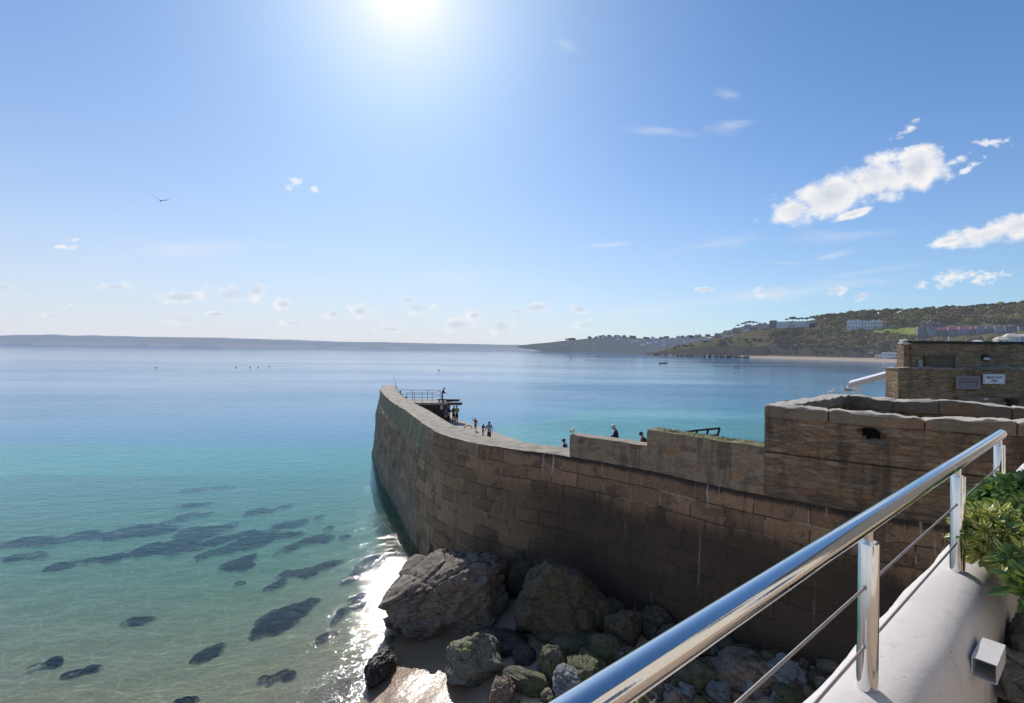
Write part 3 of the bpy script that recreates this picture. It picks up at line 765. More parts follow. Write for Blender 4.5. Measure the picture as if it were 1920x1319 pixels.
MB().box(at(828.5, 54.3, 6.13), (.95, .45, .1)).build('seat', BENCH, o)
for x in (824, 833): MB().box(at(x, 54.3, 5.97), (.1, .4, .22)).build('leg', BENCH, o)
o = empty('tackle_box', at(756, 54.0, 5.86), 'dark tackle box on the deck beside the seated angler', 'box')
MB().box(at(757.5, 54.0, 6.12), (.62, .4, .52)).build('box_body', BENCH, o)
MB().box(at(757.5, 54.0, 6.41), (.66, .44, .06)).build('lid', BENCH, o)

# parapets standing on the ledge
RUB_A = rubble('grey_rubble', (.19, .14, .092), (.34, .26, .175), (.40, .33, .25), (1.5, 3.4), mort_w=.13, stain=.5, pale=.5, mort_f=.62)
RUB_B = rubble('grey_rubble_mossy', (.19, .14, .09), (.34, .26, .17), (.40, .33, .25), (1.3, 2.9), mort_w=.13, stain=.5, pale=.55, mort_f=.62, green=.9, cap=(.30, .26, .15))
RUB_C = rubble('brown_rubble', (.15, .108, .066), (.31, .23, .145), (.15, .115, .08), (1.8, 6.2), stain=.55, course=8.62, mort_w=.06)
COPE = rubble('hewn_coping', (.19, .155, .11), (.27, .22, .16), (.2, .16, .12), (.5, .8), cap=(.62, .55, .45), mort_w=.0, stain=.25)  # cap far paler than the sides: sunlit tops put into the colour
low_nook = lambda u: .03 * noise.noise(Vector((u * 1.5, 4, 0)))
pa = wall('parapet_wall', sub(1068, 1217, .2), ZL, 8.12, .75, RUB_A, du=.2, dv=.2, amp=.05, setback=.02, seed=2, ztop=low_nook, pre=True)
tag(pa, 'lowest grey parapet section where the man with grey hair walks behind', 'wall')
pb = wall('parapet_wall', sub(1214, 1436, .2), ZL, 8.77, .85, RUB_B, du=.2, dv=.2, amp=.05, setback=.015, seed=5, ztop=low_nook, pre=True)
tag(pb, 'middle parapet section with green weed growing along its top', 'wall')
# tall brown wall with the dark hole
hp = P(1640, 815, d=14.0)
cpath = sub(1433, 3000, .12)
cu0 = 0.0
Uc = [0.0]
for i in range(1, len(cpath)): Uc.append(Uc[-1] + (cpath[i] - cpath[i - 1]).length)
hi_ = min(range(len(cpath)), key=lambda i: abs(px_of(cpath[i]) - 1640)); hu = Uc[hi_]; hd = cpath[hi_].y
hzc = P(1640, 815, d=hd + .1).z
def hole(u, z):
    x = (u - hu) / .27; y = (z - hzc) / .20
    r = math.hypot(x + .12 * math.sin(y * 3), y + .25 * x) + .18 * noise.noise(Vector((u * 4, z * 4, 0)))
    return .42 * max(0, min(1, (1.0 - r) / .22))
ZC = 9.78
pc = wall('parapet_wall', cpath, ZL, ZC, .6, RUB_C, du=.1, dv=.085, amp=.06, setback=.015, seed=8, hole=hole, pre=True, hole_mat=simple('hole_shadow_stone', (.012, .01, .009), .95))  # recess faces coloured near black, painting in the hole's shade
tag(pc, 'tall brown rubble wall with a dark hole and rough coping stones', 'wall')
rough_blocks('coping', cpath, ZC, .36, .70, COPE, pc, lens=(1.5, 2.7), seed=3, rough=.075)
# side and back of the roofless enclosure behind it
c_front = cpath[0]; c_back = P(1563, 741, z=10.15)
sidep = [(c_front.x + .45, c_front.y + .55), (c_front.x * .5 + c_back.x * .5 + .1, c_front.y * .5 + c_back.y * .5), (c_back.x, c_back.y)]
wd_ = wall('enclosure_wall', sidep[::-1], 6.5, 9.9, .55, RUB_C, du=.2, dv=.25, amp=.05, seed=12)
tag(wd_, 'short side wall of the enclosure running back to where the two gulls stand', 'wall')
rough_blocks('coping', sidep[::-1], 9.9, .26, .66, COPE, wd_, lens=(1.2, 2.2), seed=6, rough=.06)
be = [(c_back.x + .2, c_back.y - .1)] + [tuple(P(x, y, z=10.15)[:2]) for x, y in [(1720, 752), (1820, 757), (1935, 764)]]
be.append((be[-1][0] + 3, be[-1][1] - 1.2))
we = wall('enclosure_wall', be, 6.5, 9.72, .5, RUB_C, du=.2, dv=.25, amp=.05, seed=15)
tag(we, 'back wall of the enclosure with large coping blocks, below the pier signs', 'wall')
rough_blocks('coping', be, 9.72, .42, .6, COPE, we, lens=(1.3, 2.3), seed=9, rough=.075)

# weed tufts on the middle parapet
GR = simple('wall_grass', (.10, .11, .025), .8, var=.5, scale=3)
rnd = random.Random(5); mb = MB()
for p in sub(1228, 1434, .05):
    for _ in range(5):
        b0 = Vector((p.x + rnd.uniform(.0, .5), p.y + rnd.uniform(.1, .8), 8.77)); h = rnd.uniform(.02, .075) * (1.6 if rnd.random() < .1 else 1)
        dv_ = Vector((rnd.uniform(-.04, .04), rnd.uniform(-.03, .03), h)); w = Vector((rnd.uniform(.008, .02), rnd.uniform(-.01, .01), 0))
        mb.add([b0 - w, b0 + w, b0 + dv_], [(0, 1, 2)])
tag(mb.build('wall_weeds', GR, origin=(6, 18, 8.77), fix=False), 'yellow green weeds along the top of the middle parapet', 'weeds', kind='stuff')

# black handrail of the steps beyond
BLK = simple('black_iron', (.02, .02, .022), .45, .3, var=.2)
o = empty('step_handrail', P(1318, 822, d=21), 'black iron handrail of steps showing above the weedy parapet', 'railing')
for x, yt, yb in ((1285, 811, 830), (1307.5, 808, 830), (1328, 806, 830), (1349, 804, 830)):
    t_ = P(x, yt, d=21); b_ = P(x - 7, yb, d=21); MB().tube([b_, t_], .05, 8).build('post', BLK, o)
MB().tube([P(1284, 811, d=21), P(1306, 807.5, d=21), P(1350, 803.5, d=21)], .045, 8).build('rail', BLK, o)
MB().tube([P(1300, 820, d=21), P(1344, 815.5, d=21)], .03, 8).build('rail', BLK, o)

# ------------------------------------------------------------------ stone building with the signs
RUB_D = rubble('tan_rubble', (.20, .14, .075), (.38, .275, .16), (.2, .15, .09), (1.7, 7.0), cap=(.55, .47, .35), stain=.4, mort_w=.055)
BD = 26.0
def at2(px, py, d): return P(px, py, d=d)
bl = at2(1684, 690, BD)
bld = empty('stone_building', (bl.x + 4, BD, 6), 'brown rubble stone building with stepped wall, flat black roof edge and signs', 'building')
wl_ = wall('lower_wall', [(bl.x, BD), (bl.x + 5, BD - .1), (bl.x + 14, BD - .3)], 6, 11.02, .9, RUB_D, du=.2, dv=.2, amp=.05, seed=21, parent=bld)
rough_blocks('wall_coping', [(bl.x - .05, BD), (bl.x + 5, BD - .1), (bl.x + 14, BD - .3)], 11.02, .11, 1.0, COPE, bld, setback=-.03, lens=(.7, 1.8), seed=4, rough=.07)
UD = BD + .55
ul = at2(1711, 660, UD)
wall('upper_wall', [(ul.x, UD), (ul.x + 5, UD - .1), (ul.x + 14, UD - .3)], 11.0, 12.44, .5, RUB_D, du=.2, dv=.2, amp=.04, seed=25, parent=bld, topamp=.01)
FELT = simple('black_roof_felt', (.018, .017, .018), .7, var=.3)
MB().prism([(ul.x - .02, UD - .10), (ul.x + 14, UD - .42), (ul.x + 14, UD + 4), (ul.x - .02, UD + .6)], 12.44, 12.575).build('roof', FELT, bld)
gp = wall('gable_pier', [(ul.x - .38, UD + .12), (ul.x - .02, UD + .12)], 11.0, 12.36, .5, RUB_D, du=.12, dv=.15, amp=.05, seed=29, parent=bld)
for k, (s_, z_) in enumerate((((.27, .33, .10), 12.43), ((.22, .26, .10), 12.58))):
    me = rock_mesh('cap_stone', s_, 40 + k, 3, 8, .08)
    link('cap_stone', me, simple('pale_cap_stone', (.62, .58, .52), .85, var=.2, bump=.3), bld, Vector((ul.x - .2 - .02 * k, UD + .3, z_)) - woff(bld), smooth=.7)
SHUT = simple('brown_shutter', (.125, .09, .06), .7, var=.2, scale=14)
q0, q1 = at2(1733, 669, UD - .03), at2(1787, 689, UD - .03)
o = MB().box(((q0.x + q1.x) / 2, UD - .07, (q0.z + q1.z) / 2), (q1.x - q0.x, .05, q0.z - q1.z)).build('shutter', SHUT, bld)
mbf = MB()
for zz_ in (q0.z, ): mbf.box(((q0.x + q1.x) / 2, UD - .09, zz_), (q1.x - q0.x + .12, .09, .07))
for xx_ in (q0.x, q1.x): mbf.box((xx_, UD - .088, (q0.z + q1.z) / 2 - .04), (.07, .08, q0.z - q1.z))
mbf.build('shutter_frame', simple('shutter_frame_wood', (.09, .065, .045), .7), o)
q0, q1 = at2(1720, 675, UD), at2(1728, 689, UD)
MB().box(((q0.x + q1.x) / 2, UD - .06, (q0.z + q1.z) / 2), (q1.x - q0.x, .06, q0.z - q1.z)).build('meter_box', simple('grey_box_paint', (.34, .30, .27), .6), bld)
# bulkhead lamp
q = at2(1846, 671, UD)
lamp = empty('bulkhead_lamp', (q.x, UD - .1, q.z), 'oval bulkhead lamp with black hood on the upper stone wall', 'lamp')
mb = MB(); mb.ell((q.x, UD - .1, q.z), (.27, .06, .185), 20, 8); mb.build('rim', BLK, lamp, smooth=.8)
mb = MB(); mb.ell((q.x, UD - .13, q.z - .055), (.20, .05, .085), 16, 8); mb.build('diffuser', simple('frosted_glass', (.62, .64, .68), .3, var=.05), lamp, smooth=1.2)
mb = MB(); mb.box((q.x, UD - .165, q.z + .025), (.44, .06, .035)); mb.build('hood', BLK, lamp)
# signs
def text_mesh(name, body, size, mat, parent, loc, ext=.004, align='CENTER', squash=1.0, spacing=1.0):
    cu_ = bpy.data.curves.new(name, 'FONT'); cu_.body = body; cu_.size = size; cu_.align_x = align; cu_.align_y = 'CENTER'; cu_.extrude = ext; cu_.space_character = spacing; cu_.offset = size * .008
    ob = bpy.data.objects.new(name, cu_); COL.objects.link(ob)
    dg = bpy.context.evaluated_depsgraph_get(); me = bpy.data.meshes.new_from_object(ob.evaluated_get(dg))
    bpy.data.objects.remove(ob)
    me.transform(Matrix.Rotation(math.pi / 2, 4, 'X') @ Matrix.Diagonal((squash, 1, 1, 1)))
    return link(name, me, mat, parent, Vector(loc) - woff(parent))
def board(name, x0, y0, x1, y1, d, label, mat, cat):
    a, b = at2(x0, y0, d), at2(x1, y1, d)
    c = Vector(((a.x + b.x) / 2, d, (a.z + b.z) / 2)); w, h = b.x - a.x, a.z - b.z
    o = empty(name, c, label, cat); MB().box(c, (w, .03, h)).build('panel', mat, o)
    return o, c, w, h
def frame(o, c, w, h, t, mat, name='border', y=-.02, th=.012):
    mb = MB()
    for sx, sz, bw, bh in ((0, 1, w, t), (0, -1, w, t)): mb.box((c.x, c.y + y, c.z + sz * (h / 2 - t / 2)), (bw, th, bh))
    for sx in (-1, 1): mb.box((c.x + sx * (w / 2 - t / 2), c.y + y, c.z), (t, th, h - 2 * t))
    return mb.build(name, mat, o)
SIGNW = simple('sign_white', (.74, .75, .80), .45, var=.04); INK = simple('sign_ink', (.06, .06, .085), .5, var=.1)
sg, c, w, h = board('pier_sign', 1843.5, 701.5, 1884, 720.5, BD - .34, 'white rectangular sign reading SMEATON\'S PIER in dark letters', SIGNW, 'sign')
frame(sg, c, w - .06, h - .06, .022, simple('sign_grey', (.33, .34, .40), .5, var=.05))
text_mesh('lettering', "SMEATON'S", .185, INK, sg, (c.x, c.y - .02, c.z + .075), squash=.86, spacing=1.05)
text_mesh('lettering', 'PIER', .185, INK, sg, (c.x, c.y - .02, c.z - .105), squash=.9, spacing=1.05)
PLQ = simple('weathered_slate', (.27, .23, .235), .6, var=.15, scale=9); PLD = simple('plaque_engraving', (.10, .075, .085), .6, var=.1)
pq, c, w, h = board('plaque', 1793, 706, 1837, 730, BD - .32, 'weathered grey plaque with an engraved trapezium left of the white sign', PLQ, 'plaque')
frame(pq, c, w, h, .02, simple('plaque_edge', (.36, .31, .31), .6))
mb = MB(); y_ = c.y - .02
for fz, fx in ((.36, .42), (.27, .36), (.07, .40), (-.0, .40)):
    x_ = -fx * w
    while x_ < fx * w:
        l_ = random.uniform(.05, .13); mb.box((c.x + x_ + l_ / 2, y_, c.z + fz * h), (l_, .01, .028)); x_ += l_ + .035
for fz, fx in ((-.12, .26), (-.24, .22), (-.36, .18)):
    x_ = -fx * w
    while x_ < fx * w:
        l_ = random.uniform(.04, .1); mb.box((c.x + x_ + l_ / 2, y_, c.z + fz * h), (l_, .01, .016)); x_ += l_ + .05
mb.tube([(c.x - .40 * w, y_, c.z + .14 * h), (c.x + .40 * w, y_, c.z + .14 * h)], .012, 4)
mb.tube([(c.x - .40 * w, y_, c.z - .02 * h), (c.x - .31 * w, y_, c.z - .40 * h)], .016, 4)
mb.tube([(c.x + .40 * w, y_, c.z - .02 * h), (c.x + .31 * w, y_, c.z - .40 * h)], .016, 4)
mb.build('engraving', PLD, pq)
# bench under the signs
WOOD = simple('bench_wood', (.22, .15, .09), .6, var=.3, scale=9)
a, b = at2(1800, 746, BD - .8), at2(1897, 752, BD - .8)
bn = empty('wooden_bench', ((a.x + b.x) / 2, BD - .8, 8.85), 'long wooden bench against the stone wall under the signs', 'bench')
MB().box(((a.x + b.x) / 2, BD - .75, a.z - .10), (b.x - a.x, .05, .24)).build('backrest', WOOD, bn)
MB().box(((a.x + b.x) / 2, BD - 1.05, a.z - .52), (b.x - a.x, .45, .06)).build('seat', WOOD, bn)
for x in (a.x + .12, b.x - .12):
    MB().box((x, BD - .99, a.z - .55), (.09, .5, .9)).build('leg', BENCH, bn)
q = at2(1849, 748.5, BD - .8); MB().box((q.x, BD - .79, q.z), (.24, .02, .06)).build('name_plate', WHITE, bn)
q = at2(1899, 750, BD - 1); lb = empty('litter_bin', (q.x, q.y, 8.7), 'small black bin at the right end of the wooden bench', 'bin')
MB().tube([(q.x, q.y, 8.75), (q.x, q.y, 9.55)], [.2, .24], 14).build('bin_body', BLK, lb); MB().tube([(q.x, q.y, 9.55), (q.x, q.y, 9.6)], [.26, .26], 14).build('rim', BLK, lb)

# white lean-to canopy beside the building
CANW = simple('white_gloss_paint', (.78, .76, .80), .35, var=.05)
cnp = empty('canopy', P(1640, 742, d=28.5), 'white sloping lean-to canopy beside the stone building', 'canopy')
a, b = P(1590, 719, d=28.2), P(1690, 692, d=28.2)
th = Vector((0, 0, -.13)); dp = Vector((1.9, 2.5, 0))
MB().add([a, b, b + dp, a + dp, a + th, b + th, b + dp + th, a + dp + th], [(0, 1, 2, 3), (7, 6, 5, 4), (0, 4, 5, 1), (2, 6, 7, 3), (1, 5, 6, 2), (0, 3, 7, 4)]).build('roof_panel', CANW, cnp)
a2, b2 = a + Vector((.0, -.03, -.13)), b + Vector((0, -.03, -.13))
t2 = Vector((0, 0, -.15)); d2 = Vector((.0, .1, 0))
MB().add([a2, b2, b2 + d2, a2 + d2, a2 + t2, b2 + t2, b2 + d2 + t2, a2 + d2 + t2], [(0, 1, 2, 3), (7, 6, 5, 4), (0, 4, 5, 1), (2, 6, 7, 3), (1, 5, 6, 2), (0, 3, 7, 4)]).build('fascia', simple('cream_gloss_paint', (.70, .66, .62), .4, var=.05), cnp)
for x in (1601.5, 1613): 
    p = P(x, 724, d=28.35); MB().tube([p, (p.x, p.y, 9.0)], .11, 4).build('post', CANW, cnp)
a, b = P(1655, 714.5, d=28.4), P(1690, 717, d=28.4); MB().tube([a, b], .05, 4).build('tie_beam', CANW, cnp)

ring = MB(); q = P(878, 803, z=3.85)
ring.tube([q + Vector((.38 * math.cos(a * math.pi / 8), .05 * math.sin(a), .26 * math.sin(a * math.pi / 8))) for a in range(9)], .05, 6)
tag(ring.build('mooring_ring', BLK, origin=q), 'arched black iron mooring ring on the quay left of the child in red', 'ring')
# ------------------------------------------------------------------ foreground: white wall, steel railing
PO = Vector((.96, 1.296)); DR = Vector((.785, .62)).normalized(); NR = Vector((DR.y, -DR.x))
def W2(s, w, z): q = PO + DR * s + NR * w; return Vector((q.x, q.y, z))
m, nt, out = newmat('white_masonry_paint')
tc = N(nt, 'ShaderNodeNewGeometry').outputs['Position']
zz = N(nt, 'ShaderNodeSeparateXYZ', {0: tc}).outputs[2]
n1 = NOISE(nt, tc, 5, 6, .6); n2 = NOISE(nt, tc, 45, 5, .7); n3 = NOISE(nt, MAP(nt, tc, (1, 1, .25)), 11, 5, .65)
c = MIX(nt, n1, (.56, .515, .475), (.65, .61, .58))
c = MIX(nt, M_(nt, 'MULTIPLY', SS(nt, n3, .52, .70), .5), c, (.44, .385, .33))
chip = SS(nt, NOISE(nt, tc, 9, 6, .7), .66, .69)
c = MIX(nt, M_(nt, 'MULTIPLY', chip, .7), c, (.40, .36, .32))
c = MIX(nt, M_(nt, 'MULTIPLY', SS(nt, n2, .62, .70), .6), c, (.33, .28, .24))
c = MIX(nt, M_(nt, 'MULTIPLY', SS(nt, NOISE(nt, MAP(nt, tc, (1, 1, 1), (0, 0, .67)), 60, 3), .70, .74), .85), c, (.10, .08, .07))
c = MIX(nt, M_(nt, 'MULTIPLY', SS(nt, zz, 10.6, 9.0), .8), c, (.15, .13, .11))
b = principled(nt, out, Base_Color=c, Roughness=.75)
h = M_(nt, 'ADD', M_(nt, 'MULTIPLY', n1, .8), M_(nt, 'ADD', M_(nt, 'MULTIPLY', n3, .6), M_(nt, 'MULTIPLY', n2, .4)))
nt.links.new(N(nt, 'ShaderNodeBump', {'Height': h, 'Strength': .45, 'Distance': .008}).outputs[0], b.inputs['Normal'])
WPAINT = m
prof = [(-.118, -9.0), (-.118, -1.12), (-.116, -1.03), (-.112, -.965), (-.099, -.930), (-.075, -.913), (-.04, -.905), (.0, -.902), (.035, -.903), (.062, -.910), (.085, -.924), (.105, -.947), (.120, -.985), (.127, -1.03), (.132, -1.09), (.135, -1.2), (.138, -1.62)]
sv = np.arange(-.95, 12, .03); vs = []
for s_ in sv:
    for k, (w, z) in enumerate(prof):
        p = W2(s_, w, CAMZ + z); q = Vector((p.x * 7, p.y * 7, p.z * 7))
        dn_ = noise.noise(q) * .003 + noise.noise(q * .35) * .007 + noise.noise(q * 4) * .001
        p += Vector((NR.x * dn_ * (1 if w > 0 else -1), NR.y * dn_ * (1 if w > 0 else -1), dn_ * (.7 if 3 < k < 13 else 0)))
        vs.append(p)
me = npmesh('balcony_wall', np.array([tuple(v - W2(0, 0, 11.1)) for v in vs]), grid_faces(len(sv), len(prof)))
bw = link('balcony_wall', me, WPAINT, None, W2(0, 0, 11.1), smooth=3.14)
tag(bw, 'white painted masonry wall with rounded top carrying the steel railing', 'wall')
m, nt, out = newmat('terrace_paving')
tc = N(nt, 'ShaderNodeNewGeometry').outputs['Position']
br = N(nt, 'ShaderNodeTexBrick', {'Vector': MAP(nt, tc, (1, 1, 1), (0, 0, .67)), 'Color1': (.50, .38, .26), 'Color2': (.42, .31, .21), 'Mortar': (.2, .16, .12), 'Scale': 1.0, 'Mortar Size': .006, 'Brick Width': 1.2, 'Row Height': .14})
principled(nt, out, Base_Color=MIX(nt, NOISE(nt, tc, 4, 5), br.outputs[0], (.40, .30, .21)), Roughness=.7)
mb = MB(); a = [W2(-3.5, .1, 0), W2(24, .1, 0), W2(24, 9, 0), W2(-3.5, 9, 0)]
tag(mb.prism([(p.x, p.y) for p in a], 10.4, 10.68).build('terrace', m, origin=W2(0, 2, 10.4)), kind='structure')

m, nt, out = newmat('polished_steel')
tc = N(nt, 'ShaderNodeTexCoord').outputs['Object']
n1 = NOISE(nt, tc, 60, 4, .7); n2 = NOISE(nt, tc, 14, 3)
sp = SS(nt, NOISE(nt, tc, 130, 2), .68, .75)
b = principled(nt, out, Base_Color=MIX(nt, M_(nt, 'MULTIPLY', sp, .35), (.74, .73, .72), (.42, .40, .38)), Metallic=1.0, Roughness=MIX(nt, n2, (.035,) * 3, (.12,) * 3))
nt.links.new(N(nt, 'ShaderNodeBump', {'Height': n1, 'Strength': .06, 'Distance': .002}).outputs[0], b.inputs['Normal'])
CHROME = m
def seat(s_): return W2(s_, 0, 0)
S1, S2, S3 = 0.0, 1.13, 2.20
rl = empty('steel_railing', W2(0, 0, 11.1), 'polished stainless steel tube handrail with posts and two wires on the white wall', 'railing')
ZR = CAMZ - .455
def rtube(s0, s1, r=.0248): return MB().tube([W2(s0 + (s1 - s0) * k / 20, 0, ZR) for k in range(21)], r, 40)
J0 = -.56; J1 = .93
rtube(-1.6, J0 - .0012).build('handrail', CHROME, rl, smooth=.7)
rtube(J0 + .0012, J1 - .001).build('handrail', CHROME, rl, smooth=.7)
rtube(J1 + .001, 2.245).build('handrail', CHROME, rl, smooth=.7)
for j, hw in ((J0, .0014), (J1, .004)): MB().tube([W2(j - hw, 0, ZR), W2(j + hw, 0, ZR)], .0246 if hw < .002 else .0253, 40).build('joint_ring', CHROME, rl, smooth=.7)
MB().tube([W2(2.245, 0, ZR), W2(2.252, 0, ZR), W2(2.255, 0, ZR)], [.0248, .023, .018], 40).build('end_cap', CHROME, rl, smooth=.5)
for s_ in (-1.1, S1, S2, S3):
    x = W2(s_, 0, 0)
    p = MB().tube([(x.x, x.y, 11.06), (x.x, x.y, 11.484), (x.x, x.y, 11.489)], [.0245, .0245, .0225], 40).build('post', CHROME, rl, smooth=.6)
    MB().tube([(x.x, x.y, 11.485), (x.x, x.y, ZR - .018)], .0105, 20).build('stem', CHROME, p, smooth=.7)
    for zr in (.627, .785):
        for sg_ in (-1, 1):
            MB().tube([W2(s_ + sg_ * .0235, 0, CAMZ - zr), W2(s_ + sg_ * .029, 0, CAMZ - zr)], .0055, 12).build('wire_fitting', CHROME, p, smooth=.7)
WIRE = simple('steel_wire', (.36, .32, .30), .45, 1.0, var=.15, scale=60)
for zr in (.627, .785): MB().tube([W2(-1.6, 0, CAMZ - zr), W2(2.2, 0, CAMZ - zr)], .0036, 12).build('wire', WIRE, rl, smooth=.8)

# drain spout: a short open square pipe out of the wall
SP = simple('white_pvc', (.62, .60, .57), .4, var=.15, scale=25, bump=.1)
ss_, spz = .536, CAMZ - .9617
o = empty('drain_spout', W2(ss_, .14, spz), 'short open square white plastic drain spout on the inner face of the white wall', 'pipe')
tk = .0028
def ringpts(s_, k): return [W2(s_, w_, z_) for w_, z_ in ((.128 + k, spz - k), (.186 - k, spz - k), (.186 - k, spz - .060 + k), (.128 + k, spz - .060 + k))]
r0, r1, i1, i0 = ringpts(ss_ + .17, 0), ringpts(ss_, 0), ringpts(ss_, tk), ringpts(ss_ + .12, tk)
MB().add(r0 + r1 + i1 + i0, [(a * 4 + k, a * 4 + (k + 1) % 4, (a + 1) * 4 + (k + 1) % 4, (a + 1) * 4 + k) for a in range(3) for k in range(4)] + [(12, 13, 14, 15), (3, 2, 1, 0)]).build('pipe', SP, o, smooth=.5)

# raised bed of stones on the landward side, and the shrubs in it
STN = rockmat('bed_stone', (.13, .115, .10), (.24, .21, .18))
SOIL = simple('dark_soil', (.035, .027, .02), .95, var=.5, scale=8, bump=.8)
mb = MB(); a = [W2(1.0, .15, 0), W2(3.2, .15, 0), W2(3.2, .8, 0), W2(1.3, .8, 0), W2(1.0, .6, 0)]
tag(mb.prism([(p.x, p.y) for p in a], 10.60, 10.80).build('planting_bed', SOIL, origin=W2(2, 1, 10.6)), kind='structure')
k = 0
for px, py, d, sz in ((1907, 1268, 1.80, (.10, .09, .10)), (1940, 1290, 1.72, (.13, .11, .08)), (1935, 1215, 1.95, (.12, .10, .12)), (1912, 1190, 2.1, (.08, .08, .10)), (1960, 1250, 1.8, (.1, .1, .1))):
    me = rock_mesh('edging_stone', sz, 60 + k, 4, 9, .1); k += 1
    tag(link('edging_stone', me, STN, None, P(px, py, d=d), smooth=.6), 'rough brown stone in shadow edging the bed behind the white wall', 'stone', 'edging stones behind the white wall')

def leafmat(name, ca, cb, edge=None, gloss=.35):
    m, nt, out = newmat(name)
    uv = N(nt, 'ShaderNodeUVMap', uv_map='UVMap').outputs[0]
    s_ = N(nt, 'ShaderNodeSeparateXYZ', {0: uv})
    oi = N(nt, 'ShaderNodeNewGeometry').outputs['Random Per Island']
    c = MIX(nt, oi, ca, cb)
    if edge:
        e = SS(nt, M_(nt, 'ABSOLUTE', M_(nt, 'SUBTRACT', s_.outputs[0], .5)), .17, .26)
        c = MIX(nt, e, c, edge)
    mid = SS(nt, M_(nt, 'ABSOLUTE', M_(nt, 'SUBTRACT', s_.outputs[0], .5)), .05, .01)
    c = MIX(nt, M_(nt, 'MULTIPLY', mid, .4), c, (.45, .48, .25))
    b = N(nt, 'ShaderNodeBsdfPrincipled', {'Base Color': c, 'Roughness': gloss})
    t = N(nt, 'ShaderNodeBsdfTranslucent', {'Color': MIX(nt, .5, c, (.35, .45, .05))})
    nt.links.new(N(nt, 'ShaderNodeMixShader', {0: .32, 1: b.outputs[0], 2: t.outputs[0]}).outputs[0], out.inputs[0])
    return m
def leaf_clump(name, mats, parent, centres, L, wd_, seed, per=11):
    rnd = random.Random(seed); vs = []; fs = []; uvs = []; mi = []
    for c, up, sc, mt in centres:
        up = Vector(up).normalized(); x = up.orthogonal().normalized(); y = up.cross(x)
        for k in range(per):
            a = k * 2.4 + rnd.uniform(-.3, .3); el = .15 + .95 * (k / per) + rnd.uniform(-.1, .1)
            dr = ((x * math.cos(a) + y * math.sin(a)) * math.cos(el) + up * math.sin(el)).normalized()
            sd = dr.cross(up).normalized() if abs(dr.dot(up)) < .98 else x; nn = sd.cross(dr)
            l = L * sc * rnd.uniform(.75, 1.15) * (1 - .35 * k / per); w = wd_ * sc * rnd.uniform(.85, 1.15)
            b0 = Vector(c) + dr * .008; base = len(vs); curl = rnd.uniform(-.12, .2)
            for i, (t, ww) in enumerate(((0, .12), (.25, .62), (.5, 1.0), (.75, .86), (.92, .42), (1, .03))):
                p = b0 + dr * l * t - nn * (curl * l * t * t)
                for q in (-1, 0, 1):
                    vs.append(p + sd * q * w * ww * .5 + nn * (abs(q) * w * ww * .16)); uvs.append((.5 + q * .5 * max(ww, .3), t))
            for i in range(5):
                for q in range(2): fs.append((base + i * 3 + q, base + i * 3 + q + 1, base + (i + 1) * 3 + q + 1, base + (i + 1) * 3 + q)); mi.append(mt)
    off = woff(parent); me = bpy.data.meshes.new(name); me.from_pydata([tuple(v - off) for v in vs], [], fs)
    me.polygons.foreach_set('material_index', mi)
    lay = me.uv_layers.new(name='UVMap'); li = np.zeros(len(me.loops), dtype=np.int32); me.loops.foreach_get('vertex_index', li)
    lay.data.foreach_set('uv', np.array(uvs, dtype=np.float32)[li].ravel()); me.update()
    return link(name, me, mats, parent, smooth=3.14)
LG = leafmat('glossy_green_leaf', (.075, .16, .045), (.15, .27, .085), gloss=.28)
LV = leafmat('variegated_leaf', (.20, .27, .05), (.30, .35, .07), edge=(.78, .69, .24), gloss=.4)
LD = leafmat('deep_green_leaf', (.05, .105, .035), (.09, .17, .055), gloss=.28)
STEM = simple('shrub_stem', (.10, .075, .05), .8)
def shrub(label, base, blobs_, n, L, w, mats, pick, seed):
    rnd = random.Random(seed); o = empty('shrub', base, label, 'shrub'); cs = []; st = MB()
    for _ in range(n):
        c, r = rnd.choices(blobs_, [b[1] ** 2 for b in blobs_])[0]
        v = Vector((rnd.gauss(0, 1), rnd.gauss(0, 1), rnd.gauss(0, 1))).normalized() * rnd.uniform(.55, 1.0) ** .5
        p = Vector(c) + v * r
        q = (p.x - PO.x) * NR.x + (p.y - PO.y) * NR.y
        if q < .16 and p.z < 11.13: continue
        cs.append((p, v + Vector((-.15, -.25, .75)), rnd.uniform(.75, 1.2), pick(p, rnd)))
        if rnd.random() < .3: st.tube([Vector(base) + Vector((rnd.uniform(-.05, .05), rnd.uniform(-.05, .05), 0)), (Vector(base) + p) / 2 + Vector((0, 0, -.05)), p], [.008, .006, .003], 5)
    st.build('stems', STEM, o); leaf_clump('foliage', mats, o, cs, L, w, seed)
    return o
g1 = P(1872, 925, d=2.25)
shrub('bushy evergreen shrub with plain glossy green leaves rising behind the second railing post', W2(1.75, .55, 10.86),
      [(P(1882, 958, d=2.25), .095), (P(1918, 950, d=2.2), .11), (P(1850, 966, d=2.3), .075), (P(1930, 985, d=2.1), .11), (P(1842, 955, d=2.4), .05), (P(1985, 950, d=2.2), .15)], 210, .085, .026, [LG, LD], lambda p, r: 0 if r.random() < .7 else 1, 3)
shrub('low variegated shrub with yellow edged leaves spilling over the white wall', W2(1.2, .55, 10.86),
      [(P(1850, 1005, d=1.98), .085), (P(1890, 1015, d=1.95), .085), (P(1912, 1040, d=1.85), .06), (P(1838, 982, d=2.1), .06), (P(1955, 1020, d=1.9), .10), (P(1875, 995, d=2.0), .08)], 230, .062, .017, [LV, LG], lambda p, r: 0 if r.random() < .82 else 1, 7)
shrub('dark green shrub in shade under the variegated one at the frame edge', W2(.9, .6, 10.86),
      [(P(1935, 1105, d=1.72), .04), (P(1985, 1110, d=1.7), .07)], 30, .085, .026, [LD], lambda p, r: 0, 9)

